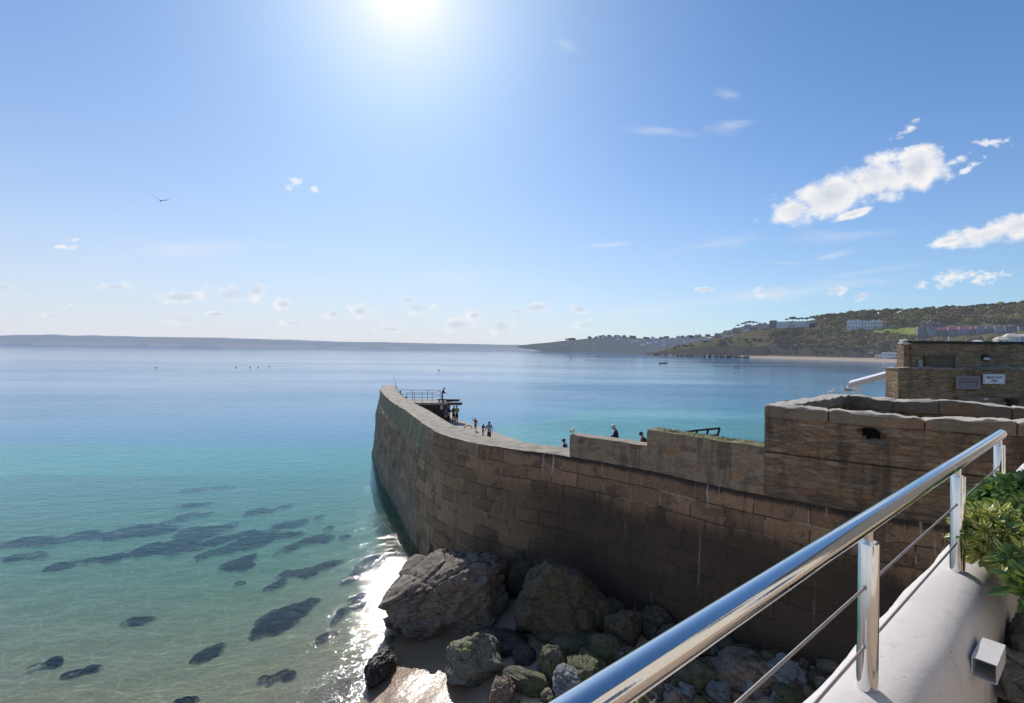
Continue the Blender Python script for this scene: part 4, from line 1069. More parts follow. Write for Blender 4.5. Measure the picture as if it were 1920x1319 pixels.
# ------------------------------------------------------------------ rocks on the beach
RB = rockmat('boulder_rock', (.115, .086, .060), (.25, .198, .148), green=.1, strata=2.2)
RG = rockmat('grey_green_rock', (.10, .102, .09), (.22, .215, .18), green=.5, strata=2.5, yellow=.5)
RM = rockmat('mossy_rock', (.07, .065, .045), (.13, .118, .08), green=.8)
RS = rockmat('shaded_boulder_rock', (.05, .039, .025), (.105, .082, .052), green=.15)  # darker copy of the boulder rock, shade put into its colour
RD = rockmat('wet_dark_rock', (.035, .03, .028), (.085, .072, .06), rough=.35)
RU = rockmat('blue_grey_stone', (.11, .125, .13), (.22, .235, .235), strata=1.5)
RT = rockmat('tan_stone', (.13, .10, .072), (.23, .185, .135), strata=2)
def ground(px, py):
    z = 0.0
    for _ in range(30): p = P(px, py, z=z); z = .5 * z + .5 * bedz(p.x, p.y)
    return P(px, py, z=z)
def rock(name, px, pyb, hw, h, seed, mat, label, ratio=.8, sub=5, cuts=12, rough=.11, rz=0, tilt=(0, 0), hk=.62, back=.7, **k):
    g = ground(px, pyb); sx = hw / F * g.y; szz = h / F * g.y * hk * (1 if hw > 70 else .8); sy = sx * ratio
    r = ray(px, 700); c = g + Vector((r.x, 1, 0)) * sy * back; c.z = bedz(c.x, c.y) + szz * .42
    me = rock_mesh(name, (sx, sy, szz), seed, sub, cuts, rough, **k)
    o = link(name, me, mat, None, c, smooth=.55); o.rotation_euler = (tilt[0], tilt[1], rz)
    return tag(o, label, 'rock')
rock('boulder', 840, 1193, 138, 172, 3, RB, 'huge layered brown boulder standing in the water edge below the wall', ratio=.78, sub=6, cuts=6, rough=.06, strata=.03, strat_dir=(-.75, .25, .65), hk=.60, crack=.075,
     planes=[((-.60, -.15, .78), .56), ((.22, .25, 1), .74), ((.1, -1, .18), .72), ((.9, -.4, .25), .82), ((-.5, -.8, .3), .74)], fine=.02)
rock('boulder', 1050, 1208, 86, 150, 14, RS, 'large shaded boulder leaning on the wall right of the huge boulder', ratio=.9, cuts=8, rough=.10, planes=[((-.3, -1, .35), .75), ((.6, -.5, .5), .8)])
rock('boulder', 868, 1075, 78, 105, 23, RD, 'dark tilted slab of rock between the huge boulder and the wall', cuts=9, rough=.12, strata=.06, strat_dir=(-.8, .1, .5))
rock('boulder', 985, 1120, 60, 110, 29, RS, 'shaded boulder in the corner behind the two big boulders', rough=.12)
rock('boulder', 1130, 1196, 36, 95, 31, RS, 'pointed shaded boulder at the foot of the wall', rough=.12, planes=[((.4, -1, .6), .55), ((-.8, -.2, .6), .6)])
rock('boulder', 1172, 1215, 40, 80, 33, RS, 'smaller angular boulder right of the pointed one by the wall', rough=.12)
rock('rock', 886, 1290, 64, 105, 41, RG, 'rounded grey rock with a tuft of yellow green weed on top', rough=.11)
rock('rock', 1070, 1314, 44, 62, 43, RU, 'pale blue grey smooth rock beside the end of the mossy slab', rough=.07, cutd=(.7, .95))
rock('rock', 990, 1300, 56, 40, 47, RM, 'long green mossy slab lying on the sand', ratio=.42, rough=.08, rz=-.55, cuts=6)
rock('rock', 1041, 1283, 34, 75, 53, RM, 'dark mossy rock with a lit corner behind the blue grey rock', ratio=1, rough=.1)
rock('rock', 983, 1248, 24, 36, 59, RD, 'small black wet rock on the sand in the shadow', ratio=1, rough=.12)
rock('rock', 1094, 1296, 42, 72, 61, RM, 'mossy rock right of the dark one with a lit ridge', ratio=1, rough=.11)
rock('rock', 716, 1284, 22, 62, 67, RD, 'dark weedy rock with waves washing round it', ratio=2.2, rough=.14, rz=-.35, fine=.06)
rock('rock', 942, 1325, 30, 62, 71, RT, 'brown barnacled rock at the edge of the wet sand', ratio=1, rough=.12, fine=.09)
rock('rock', 1030, 1319, 15, 24, 73, RT, 'small tan rock just right of the barnacled one', ratio=1, rough=.1)
rock('rock', 940, 1228, 50, 46, 79, RD, 'flat dark rock tucked behind the grey rock with weed', rough=.12)
rock('rock', 1128, 1250, 40, 60, 83, RM, 'green tinged rock in deep shade under the wall', ratio=1, rough=.1)
rock('rock', 1090, 1238, 62, 46, 89, RM, 'low flat mossy rock lying in front of the leaning boulder', rough=.1)
rock('rock', 1160, 1244, 28, 44, 97, RT, 'angular pinkish slab propped among the shaded rocks', rough=.05, cuts=9, cutd=(.5, .8))
rock('rock', 1205, 1268, 38, 46, 98, RM, 'dull green boulder beside the pinkish slab', rough=.1)
rock('rock', 1150, 1300, 34, 46, 99, RT, 'brown stone just left of the handrail in the heap', rough=.1)
rock('rock', 1250, 1262, 40, 44, 100, RB, 'brown angular block against the wall above the shaded heap', rough=.09)
rock('rock', 1470, 1298, 44, 66, 101, RU, 'largest blue grey stone under the handrail, next to the white wall', rough=.06, cutd=(.7, .9))
rock('rock', 1348, 1322, 34, 48, 103, RU, 'faceted blue grey stone seen under the handrail in the shaded heap', rough=.06, cutd=(.6, .85))
rock('rock', 1305, 1298, 52, 60, 107, RM, 'broad brown boulder in the shaded heap under the handrail', rough=.1)
rock('rock', 1400, 1296, 70, 60, 108, RB, 'wide dark purplish boulder behind the loose stones, below the handrail', rough=.09)
rock('rock', 1328, 1262, 9, 30, 109, RT, 'upright pale cream stone standing on the shaded heap', ratio=1, rough=.06)
rock('rock', 1478, 1328, 34, 36, 113, RM, 'yellowish brown stone below the largest blue grey stone', rough=.08)
rnd = random.Random(31); foot = [p for p in fine if 1.9 < p.x < 10.5]
fr_ = [rock_mesh('foot_rock', (1, rnd.uniform(.7, .9), rnd.uniform(.6, .9)), 400 + i, 4, 10, .1) for i in range(5)]
for me in fr_: me.materials.append(RS); me.polygons.foreach_set('use_smooth', [True] * len(me.polygons)); me.set_sharp_from_angle(angle=.55)
for i in range(34):
    q = rnd.choice(foot); o_ = rnd.uniform(.75, 1.9); r = rnd.choice((.28, .38, .5, .65)) * rnd.uniform(.85, 1.15)
    c = Vector((q.x - .58 * o_, q.y - .81 * o_, 0)); c.z = bedz(c.x, c.y) + r * .25
    o = link('foot_rock', fr_[i % 5], None, None, c); o.scale = (r, r, r); o.rotation_euler = (rnd.uniform(-.3, .3), rnd.uniform(-.3, .3), rnd.uniform(0, 6))
    tag(o, 'dark shaded rock lying along the foot of the granite wall', 'rock', 'dark rocks along the wall foot')
tuft = MB(); rnd = random.Random(2); tp = P(893, 1212, d=ground(886, 1290).y + .75)
for _ in range(420):
    a = Vector((rnd.gauss(0, .15), rnd.gauss(0, .15), rnd.gauss(0, .07))); b_ = Vector((rnd.uniform(-.06, .06), rnd.uniform(-.06, .06), rnd.uniform(.0, .07))); w = Vector((rnd.uniform(-.02, .02), rnd.uniform(-.02, .02), .008))
    tuft.add([tp + a - w, tp + a + w, tp + a + b_], [(0, 1, 2)])
tag(tuft.build('seaweed', simple('yellow_green_weed', (.22, .24, .02), .7, var=.5, scale=12), origin=tp, fix=False), 'bright yellow green weed on top of the rounded grey rock', 'seaweed', kind='stuff')
rnd = random.Random(77); protos = [rock_mesh('stone', (1, rnd.uniform(.7, .95), rnd.uniform(.6, .85)), 200 + i, 3, 10, .07, cutd=(.6, .9)) for i in range(9)]
cnt = 0; tries = 0; placed = []
while cnt < 210 and tries < 9000:
    tries += 1
    px = rnd.uniform(985, 1570); py = rnd.uniform(1222, 1319 + 40)
    if px < 1160 and py < 1262: continue
    if px < 1080 and rnd.random() < .75: continue
    p = ground(px, py)
    wall_d = 21.6 + (p.x - 2.6) * -.83
    if p.y > wall_d - .9: continue
    r = rnd.choice((.08, .10, .13, .17, .22, .30)) * rnd.uniform(.9, 1.3)
    if any((p - q).length < (r + s) * .75 for q, s in placed): continue
    placed.append((p, r))
    o = link('stone', protos[cnt % 9], None, None, p + Vector((0, 0, r * .35)), smooth=None)
    o.scale = (r, r, r); o.rotation_euler = (rnd.uniform(-.4, .4), rnd.uniform(-.4, .4), rnd.uniform(0, 6.3))
    tag(o, 'loose fist to football sized beach stone in the heap below the handrail', 'stone', 'loose beach stones at the foot of the wall'); cnt += 1
for i in range(46):
    px = rnd.uniform(770, 1050); py = rnd.uniform(1212, 1345); p = ground(px, py)
    if p.z < .35: continue
    r = rnd.choice((.025, .035, .05, .07)); o = link('pebble', protos[i % 9], None, None, p + Vector((0, 0, r * .3))); o.scale = (r * 1.2, r, r * .8); o.rotation_euler = (0, 0, rnd.uniform(0, 6))
    tag(o, 'small pebble scattered on the sand between the rocks', 'pebble', 'pebbles on the sand')
for i, me in enumerate(protos):
    me.materials.append((RU, RT, RM, RB, RG)[i % 5]); me.polygons.foreach_set('use_smooth', [True] * len(me.polygons)); me.set_sharp_from_angle(angle=.6)
# drowned weed-covered rocks
WM, nt, out = newmat('dark_kelp')
rim = N(nt, 'ShaderNodeAttribute', attribute_name='rim').outputs['Fac']; pos = N(nt, 'ShaderNodeNewGeometry').outputs['Position']
dk = N(nt, 'ShaderNodeBsdfDiffuse', {'Color': MIX(nt, NOISE(nt, pos, 2.5, 5), (.010, .018, .045), (.03, .038, .055))}).outputs[0]  # blue of the reflected sky painted into the weed colour
al = SS(nt, M_(nt, 'ADD', M_(nt, 'ADD', rim, M_(nt, 'MULTIPLY', M_(nt, 'SUBTRACT', NOISE(nt, pos, 2.2, 5, .65), .5), 1.7)), M_(nt, 'MULTIPLY', M_(nt, 'SUBTRACT', NOISE(nt, MAP(nt, pos, (.6, 2, 1)), 1.0, 3), .5), 1.2)), 1.05, .42)
nt.links.new(N(nt, 'ShaderNodeMixShader', {0: M_(nt, 'MULTIPLY', al, .88), 1: N(nt, 'ShaderNodeBsdfTransparent').outputs[0], 2: dk}).outputs[0], out.inputs[0])
for i, (x, y, rx, ry) in enumerate(WE):
    px_top = True
    vs = []; fs = []; na, nr = 48, 7
    for k in range(na):
        th = 2 * math.pi * k / na; rr = .3
        while rr < 1.7 and weed_r(i, x + rx * rr * math.cos(th), y + ry * rr * math.sin(th)) < 1.15: rr += .03
        for j in range(nr):
            t = 1 - j / (nr - 1); t = t * .98 + .02; X_, Y_ = x + rx * rr * t * math.cos(th), y + ry * rr * t * math.sin(th)
            hh_ = .04 + .15 * (1 - t ** 2) + .06 * noise.noise(Vector((X_ * 2, Y_ * 2, 3))) * (1 - t ** 4)
            z_ = bedz(X_, Y_) + hh_ - (.12 if j == 0 else 0)
            vs.append((X_ - x, Y_ - y, min(z_, -.10)))
    for k in range(na):
        k2 = (k + 1) % na
        for j in range(nr - 1): fs.append((k * nr + j, k2 * nr + j, k2 * nr + j + 1, k * nr + j + 1))
    me = bpy.data.meshes.new('sunken_rock'); me.from_pydata(vs, [], fs); me.update()
    me.attributes.new('rim', 'FLOAT', 'POINT').data.foreach_set('value', [1 - j / (nr - 1) for k in range(na) for j in range(nr)])
    o = link('sunken_rock', me, WM, None, (x, y, 0), smooth=3.14)
    tag(o, 'dark weed covered patch of rock lying under the clear water', 'rock', 'dark drowned rocks under the shallow water')
# ------------------------------------------------------------------ people
SKIN = simple('skin', (.42, .25, .17), .6, var=.1)
def cloth(name, c): return simple('cloth_' + name, c, .85, var=.2, scale=5)
HAIRD = simple('dark_hair', (.02, .015, .012), .6); HAIRG = simple('silver_hair', (.55, .54, .52), .6); HAIRB = simple('brown_hair', (.09, .055, .03), .6)
def skin(name, verts, edges, radii, root, mat, parent, sub=1):
    me = bpy.data.meshes.new(name + '_rig'); me.from_pydata([tuple(v) for v in verts], edges, [])
    ob = bpy.data.objects.new('rig', me); COL.objects.link(ob)
    md = ob.modifiers.new('s', 'SKIN'); md.use_smooth_shade = True
    for i, r in enumerate(radii):
        s_ = me.skin_vertices[0].data[i]; s_.radius = (r, r) if isinstance(r, float) else r; s_.use_root = (i == root)
    sb = ob.modifiers.new('u', 'SUBSURF'); sb.levels = sub; sb.render_levels = sub
    dg = bpy.context.evaluated_depsgraph_get(); out_ = bpy.data.meshes.new_from_object(ob.evaluated_get(dg)); out_.name = name
    bpy.data.objects.remove(ob); out_.materials.clear()
    return link(name, out_, mat, parent, smooth=3.14)
def person(label, loc, H, rz, shirt, trousers, hair, lean=0.05, head=0.0, arms=None, legs=None, sit=False, sleeves=True, shorts=False, group=None, cap=None, bag=None):
    o = empty('person', loc, label, 'person', group, rz)
    V3 = lambda x, y, z: Vector((x, y, z)) * H
    hz_ = .53 if not sit else .12
    up = Vector((0, math.sin(lean), math.cos(lean))); hu_ = Vector((0, math.sin(lean + head), math.cos(lean + head)))
    pel = Vector((0, 0, hz_)); wai = pel + up * .10; che = pel + up * .22; nec = pel + up * .305; hb = nec + hu_ * .045; hm = hb + hu_ * .055 + Vector((0, .008, 0)); ht = hb + hu_ * .10
    v = [pel, wai, che, nec, hb, hm, ht]; e = [(0, 1), (1, 2), (2, 3), (3, 4), (4, 5), (5, 6)]
    r = [(.085, .065), (.078, .058), (.092, .066), .036, .040, (.050, .058), .036]
    arms = arms or [((-.03, .01, -.17), (-.01, .05, -.32)), ((.03, .01, -.17), (.01, .05, -.32))]
    legs = legs or [((-.052, .0, .28), (-.058, -.01, .045)), ((.052, .02, .28), (.062, .03, .045))]
    fing = MB(); shv = []; 
    arm_i = []
    for sgn, (el, wr) in zip((-1, 1), arms):
        sh_ = pel + up * .275 + Vector((sgn * .105, 0, 0)); ev = sh_ + Vector(el); wv = sh_ + Vector(wr); hd = wv + (wv - ev).normalized() * .035
        i = len(v); v += [sh_, ev, wv, hd]; e += [(2, i), (i, i + 1), (i + 1, i + 2), (i + 2, i + 3)]; r += [.040, .028, .019, .020]; arm_i.append(i)
        dr = (wv - ev).normalized(); sx = dr.orthogonal().normalized()
        for k in range(4):
            b0 = hd + sx * (.009 * (k - 1.5)); ln = (.028, .036, .034, .026)[k]; sy = dr.cross(sx)
            fing.tube([b0 * H, (b0 + dr * ln * .6 + sy * .003) * H, (b0 + dr * ln + sy * .014) * H], [.0052 * H, .0046 * H, .003 * H], 5)
        b0 = hd + sx * .016 - dr * .02; fing.tube([b0 * H, (b0 + dr * .02 + sx * .012) * H, (b0 + dr * .036 + sx * .014) * H], [.0055 * H, .005 * H, .0035 * H], 5)
    leg_i = []
    for sgn, (kn, an) in zip((-1, 1), legs):
        hp_ = pel + Vector((sgn * .05, 0, -.025)); k_ = Vector(kn); a_ = Vector(an); toe = a_ + Vector((sgn * .012, .085, -.025))
        i = len(v); v += [hp_, k_, a_, toe]; e += [(0, i), (i, i + 1), (i + 1, i + 2), (i + 2, i + 3)]; r += [.062, .040, .026, .020]; leg_i.append(i)
    body = skin('body', [x * H for x in v], e, [(a * H if isinstance(a, float) else (a[0] * H, a[1] * H)) for a in r], 0, SKIN, o)
    # face and fingers join the body surface
    bm = bmesh.new(); bm.from_mesh(body.data)
    mb = MB(); fw = Vector((0, math.cos(lean + head), -math.sin(lean + head))); hc = hm * H
    mb.add([hc + fw * .052 * H + hu_ * .014 * H, hc + fw * .050 * H + Vector((-.010, 0, 0)) * H - hu_ * .012 * H, hc + fw * .050 * H + Vector((.010, 0, 0)) * H - hu_ * .012 * H, hc + fw * .073 * H - hu_ * .010 * H], [(0, 1, 3), (0, 3, 2), (1, 2, 3)])
    for sx in (-1, 1): mb.ell(hc + Vector((sx * .052 * H, 0, 0)) - hu_ * .004 * H, (.008 * H, .014 * H, .022 * H), 6, 5)
    mb.v += fing.v; base = len(mb.v) - len(fing.v); mb.f += [tuple(i + base for i in f) for f in fing.f]; mb.mi += [0] * len(fing.f)
    bm.from_mesh(mb.mesh('t')); bm.to_mesh(body.data); bm.free()
    # clothes follow the same skeleton, a little larger
    sv_ = [pel + Vector((0, 0, -.02)), wai, che, nec - up * .02]; se = [(0, 1), (1, 2), (2, 3)]; sr = [(.092, .074), (.088, .068), (.102, .076), .05]
    for i in arm_i:
        j = len(sv_); end = v[i + 2] if sleeves else v[i].lerp(v[i + 1], .7)
        sv_ += [v[i], v[i].lerp(v[i + 1], .55) if not sleeves else v[i + 1], end]; se += [(2, j), (j, j + 1), (j + 1, j + 2)]; sr += [.050, .040, .032 if sleeves else .038]
    skin('shirt', [x * H for x in sv_], se, [(a * H if isinstance(a, float) else (a[0] * H, a[1] * H)) for a in sr], 1, shirt, o)
    tv = [pel + Vector((0, 0, .02)), pel + Vector((0, 0, -.01))]; te = [(0, 1)]; tr_ = [(.088, .070), (.09, .072)]
    for i in leg_i:
        j = len(tv); tv += [v[i], v[i + 1], v[i + 1].lerp(v[i + 2], .1 if shorts else .92)]; te += [(1, j), (j, j + 1), (j + 1, j + 2)]; tr_ += [.068, .049, .046 if shorts else .036]
    skin('trousers', [x * H for x in tv], te, [(a * H if isinstance(a, float) else (a[0] * H, a[1] * H)) for a in tr_], 0, trousers, o)
    if not shorts:
        mb = MB()
        for i in leg_i: mb.tube([(v[i + 2] + Vector((0, -.03, -.02))) * H, (v[i + 2] + Vector((0, .02, -.015))) * H, (v[i + 3] + Vector((0, .01, 0))) * H], [.026 * H, .031 * H, .022 * H], 8)
        mb.build('shoes', HAIRD, o, world=False, smooth=1)
    R = Matrix.Rotation(-(lean + head), 3, 'X')
    mb = MB(); mb.ell((hm + hu_ * .018 - fw * .013) * H, (.057 * H, .062 * H, .058 * H), 10, 8, m=R)
    mb.build('hair', cap or hair, o, world=False, smooth=3.1)
    return o
NAVY = cloth('navy', (.018, .022, .045)); BLACK = cloth('black', (.014, .013, .015)); YEL = cloth('yellow', (.42, .33, .05)); RED = cloth('red', (.38, .03, .03)); LIL = cloth('lilac', (.33, .30, .42)); TURQ = cloth('turquoise', (.02, .38, .45)); GREY = cloth('grey', (.10, .10, .11)); MAR = cloth('maroon', (.08, .02, .022)); BLUE = cloth('blue', (.03, .06, .16)); GRN = cloth('olive', (.05, .06, .035))
def feet(px, py, d=None, z=None): return P(px, py, d=d, z=z)
sitlegs = [((-.06, .22, .13), (-.06, .22, -.10)), ((.06, .22, .13), (.06, .24, -.10))]
q = P(748, 752, d=54.6)
angler = person('angler in a blue jacket sitting at the top of the curved wall with a rod', Vector((q.x, 54.6, 6.02)), 1.72, -1.9, BLUE, BLACK, HAIRD, lean=.25, sit=True, legs=[((-.06, .23, .12), (-.06, .36, .03)), ((.06, .23, .14), (.06, .38, .03))],
                arms=[((-.02, .08, -.14), (.05, .22, -.12)), ((.02, .08, -.14), (-.04, .22, -.10))])
rb = P(746.5, 741, d=54.4); rt_ = P(738, 704, d=54.6)
MB_ = MB().tube([rb, rb.lerp(rt_, .5), rt_], [.028, .022, .012], 6)
tag(MB_.build('fishing_rod', BLK, origin=rb), 'long thin fishing rod pointing up from the seated angler', 'fishing rod')
person('person in dark clothes standing with bowed head at the end of the deck railing', at(829.5, 54.0, 5.86), 1.66, -1.5, NAVY, BLACK, HAIRD, lean=.22, head=.5, arms=[((-.02, .06, -.15), (.03, .18, -.2)), ((.02, .06, -.15), (-.03, .18, -.2))])
person('tall dark figure leaning at the corner of the shelter under the deck', P(840.5, 792.5, z=3.82), 1.82, -1.2, BLACK, MAR, HAIRD, lean=.1, head=.2, arms=[((-.03, .04, -.16), (.02, .16, -.2)), ((.03, .1, -.14), (.03, .26, -.13))])
person('shorter dark figure in the shade of the shelter under the deck', P(836.5, 796, z=3.82), 1.66, .8, GREY, MAR, HAIRD, lean=.12, head=.2)
person('person in dark green top standing left of the one in yellow', P(850.5, 790, z=3.82), 1.68, -.4, GRN, BLACK, HAIRD, lean=.06, head=.25, arms=[((-.03, .03, -.16), (.0, .14, -.24)), ((.03, .03, -.16), (-.02, .14, -.24))])
person('person in yellow top and dark trousers standing on the quay', P(856.5, 790.5, z=3.82), 1.74, .5, YEL, BLACK, HAIRD, lean=.03, head=.1, arms=[((-.05, -.0, -.16), (.0, .10, -.24)), ((.05, .0, -.16), (.02, .1, -.22))])
person('child in red shirt raising one arm on the quay', P(891.5, 807.5, z=3.82), 1.22, .3, RED, BLACK, HAIRD, arms=[((-.13, .0, .03), (-.17, .02, .20)), ((.05, .0, -.16), (.09, .02, -.28))], sleeves=False, shorts=True)
person('small child in dark top with turquoise bottoms beside the man in lilac', P(905.5, 816, z=3.82), 1.05, -.5, NAVY, TURQ, HAIRD, lean=.2, arms=[((-.03, .03, -.16), (-.02, .1, -.28)), ((.07, .03, -.12), (.14, .08, -.2))])
person('man in lilac shirt seen from behind on the quay holding a child by the hand', P(917, 829, z=3.82), 1.76, .2, LIL, NAVY, HAIRD, arms=[((-.06, .0, -.16), (-.10, .04, -.28)), ((.05, .0, -.16), (.05, .02, -.31))], sleeves=False)
person('person in maroon half hidden at the near end of the lowest parapet', Vector((P(1061.5, 840, d=25).x, 25, P(1061.5, 826, d=25).z - 1.52)), 1.6, 1.2, MAR, BLACK, HAIRD, lean=.15, head=.2)
person('man with silver hair and navy jacket looking down behind the lowest parapet', Vector((P(1157, 820, d=24.5).x, 24.5, P(1154, 798.5, d=24.5).z - 1.74)), 1.80, 1.25, NAVY, GREY, HAIRG, lean=.12, head=.55, arms=[((-.03, .06, -.15), (.02, .18, -.18)), ((.03, .06, -.15), (-.02, .18, -.18))])
person('person in dark red top mostly hidden beside the step of the parapets', Vector((P(1211.5, 820, d=23.5).x, 23.5, P(1211, 810, d=23.5).z - 1.62)), 1.66, 1.6, MAR, BLACK, HAIRD, lean=.3, head=.3)

# ------------------------------------------------------------------ gulls
GW = simple('gull_white', (.80, .79, .77), .7, var=.06); GG = simple('gull_grey', (.26, .28, .31), .7, var=.12); GY = simple('gull_beak', (.65, .40, .06), .5); GP = simple('gull_leg', (.55, .35, .30), .6); GB = simple('gull_black', (.03, .03, .03), .7)
def loft(sec, n=10):
    mb = MB(); vs = []; fs = []
    for (c, rx, rz_) in sec:
        for k in range(n):
            a = 2 * math.pi * k / n; vs.append(Vector(c) + Vector((rx * math.cos(a), 0, rz_ * math.sin(a))))
    for i in range(len(sec) - 1):
        for k in range(n): fs.append((i * n + k, i * n + (k + 1) % n, (i + 1) * n + (k + 1) % n, (i + 1) * n + k))
    fs.append(tuple(range(n))); fs.append(tuple((len(sec) - 1) * n + k for k in range(n)))
    return mb.add(vs, fs)
def gull(label, loc, rz, stand=True, s=1.0, group='gulls resting on the walls'):
    o = empty('gull', loc, label, 'gull', group, rz); h = .15 if stand else .02
    k = lambda *a: tuple(x * s for x in a)
    loft([(k(0, -.30, h + .10), .012 * s, .008 * s), (k(0, -.2, h + .10), .05 * s, .035 * s), (k(0, -.05, h + .10), .082 * s, .075 * s), (k(0, .08, h + .12), .078 * s, .08 * s), (k(0, .15, h + .17), .055 * s, .06 * s), (k(0, .17, h + .23), .042 * s, .045 * s), (k(0, .19, h + .275), .042 * s, .04 * s), (k(0, .235, h + .275), .022 * s, .022 * s)]).build('body', GW, o, world=False, smooth=3.1)
    loft([(k(0, .23, h + .272), .012 * s, .012 * s), (k(0, .275, h + .27), .009 * s, .011 * s), (k(0, .295, h + .26), .003 * s, .004 * s)], 6).build('beak', GY, o, world=False, smooth=3.1)
    for sx in (-1, 1):
        w = loft([(k(sx * .045, -.34, h + .105), .008 * s, .006 * s), (k(sx * .07, -.18, h + .115), .02 * s, .05 * s), (k(sx * .08, -.02, h + .12), .02 * s, .065 * s), (k(sx * .072, .09, h + .135), .014 * s, .045 * s), (k(sx * .06, .12, h + .145), .005 * s, .015 * s)], 8).build('wing', GG, o, world=False, smooth=3.1)
        mb = MB(); mb.tube([k(sx * .035, -.28, h + .105), k(sx * .03, -.40, h + .10)], [.016 * s, .004 * s], 6); mb.build('wing_tip', GB, w, world=False)
        mb = MB(); mb.ell(k(sx * .036, .205, h + .285), k(.006, .006, .006), 6, 5); mb.build('eye', GB, o, world=False)
        if stand:
            mb = MB(); mb.tube([k(sx * .03, .0, h + .05), k(sx * .03, -.015, h - .06), k(sx * .03, .0, 0.004)], .006 * s, 6)
            mb.add([k(sx * .03, -.01, .012), k(sx * .03 - .03, .06, .003), k(sx * .03 + .03, .06, .003)], [(0, 1, 2)]); mb.build('leg', GP, o, world=False)
    return o
g = Vector((c_back.x - .12, c_back.y + .18, 10.20))
gull('gull sitting on the left coping corner with its back to the other gull', P(1559, 741.5, d=g.y - .15), 2.9, False, .85)
gull('gull standing on the back wall with grey wings seen from the side', P(1586, 741.2, d=c_back.y + .25), 1.25, True, .85)
gull('white gull perched on the near end of the lowest parapet', P(1073, 814, d=21.75), 3.3, False, .95)
fl = empty('flying_gull', P(301, 377, d=45), 'lone gull gliding high over the bay with spread wings', 'gull', None, .5)
loft([((0, -.26, 0), .01, .01), ((0, -.15, 0), .05, .04), ((0, .05, .01), .07, .065), ((0, .2, .02), .045, .045), ((0, .28, .02), .01, .01)]).build('body', GG, fl, world=False, smooth=3.1)
for sx, tz in ((-1, .52), (1, .22)):
    mb = MB(); vs = [(sx * .04, .08, .02), (sx * .38, .14, tz * .62), (sx * .8, .0, tz), (sx * .38, -.03, tz * .6), (sx * .04, -.10, .02)]
    mb.add([Vector(v) + Vector((0, 0, .012)) for v in vs] + [Vector(v) for v in vs], [(0, 1, 3, 4), (1, 2, 3), (9, 8, 6, 5), (8, 7, 6)] + [(i, (i + 1) % 5, 5 + (i + 1) % 5, 5 + i) for i in range(5)]); mb.build('wing', GB, fl, world=False)

# ------------------------------------------------------------------ things afloat
KY = simple('kayak_yellow', (.60, .50, .18), .4); 
q = P(1383, 691, z=0)
ky = empty('kayak', q, 'pale yellow kayak being paddled across the bay', 'kayak', None, .3)
loft([((0, 0, .1), .01, .02), ((0, 0, .1), .3, .2), ((0, 0, .1), .3, .2), ((0, 0, .1), .01, .02)])
mb = MB(); sec = []
for t in (-1, -.8, -.4, 0, .4, .8, 1): sec.append((t * 3.0, .42 * (1 - abs(t) ** 2.2) + .02, .22 + .16 * abs(t) ** 3))
vs = []; fs = []
for x, w, h in sec: vs += [Vector((x, -w, h)), Vector((x, -w * .6, -.05)), Vector((x, w * .6, -.05)), Vector((x, w, h)), Vector((x, 0, h + .06))]
for i in range(len(sec) - 1):
    for k in range(5): fs.append((i * 5 + k, i * 5 + (k + 1) % 5, (i + 1) * 5 + (k + 1) % 5, (i + 1) * 5 + k))
mb.add(vs, fs).build('hull', KY, ky, world=False, smooth=.8)
person('kayaker in dark clothes sitting in the yellow kayak', q + Vector((0, 0, .15)), 1.8, -1.3, BLACK, BLACK, HAIRD, sit=True, legs=[((-.06, .24, .12), (-.06, .46, .04)), ((.06, .24, .12), (.06, .46, .04))], arms=[((-.06, .10, -.1), (-.12, .2, -.04)), ((.06, .10, -.1), (.12, .2, -.1))])
pd = MB(); pd.tube([q + Vector((-1.0, .5, .5)), q + Vector((1.2, -.3, 1.3))], .03, 6); pd.ell(q + Vector((-1.1, .53, .46)), (.3, .05, .12), 8, 6); pd.ell(q + Vector((1.3, -.33, 1.34)), (.3, .05, .12), 8, 6)
tag(pd.build('paddle', BLK, origin=q), 'double bladed paddle held by the kayaker', 'paddle')
q = P(1243, 682, z=0)
bt = empty('rowing_boat', q, 'low dark open boat moored alone on the bay left of the kayak', 'boat', None, .1)
mb = MB(); vs = []; fs = []; sec = [(-3.2, .75, .75), (-1.5, 1.1, .6), (.5, 1.1, .6), (2.2, .75, .75), (3.4, .05, 1.05)]
for x, w, h in sec: vs += [Vector((x, -w, h)), Vector((x, -w * .55, -.15)), Vector((x, w * .55, -.15)), Vector((x, w, h)), Vector((x, w * .85, h)), Vector((x, w * .45, .12)), Vector((x, -w * .45, .12)), Vector((x, -w * .85, h))]
for i in range(len(sec) - 1):
    for k in range(8): fs.append((i * 8 + k, i * 8 + (k + 1) % 8, (i + 1) * 8 + (k + 1) % 8, (i + 1) * 8 + k))
fs += [tuple(range(8)), tuple(32 + k for k in range(8))[::-1]]
mb.add(vs, fs).build('hull', BLK, bt, world=False, smooth=.7)
mb = MB()
for x in (-1.2, .8): mb.box((x, 0, .5), (.3, 1.9, .06))
mb.build('thwart', WOOD, bt, world=False)
for x, y, s in ((823, 695, .34), (1012, 679, .45), (1070, 671.5, .8), (1122, 668.5, .9), (988, 674, .5), (293, 690, .35), (442, 689.5, .35), (469, 689.5, .35), (484, 689, .35), (1308, 681.5, .4), (505, 688, .3), (1408, 681, .6)):
    q = P(x, y, z=0); o = empty('buoy', q, 'small dark float bobbing far out on the open bay', 'buoy', 'small floats scattered over the bay')
    mb = MB(); mb.ell(q + Vector((0, 0, s * .35)), (s, s, s * .75), 10, 8); mb.build('float', BLK, o, smooth=3)
    MB().tube([q + Vector((0, 0, s * .8)), q + Vector((0, 0, s * (2.4 if x == 823 else 1.0)))], s * .3, 6).build('mast', BLK, o)

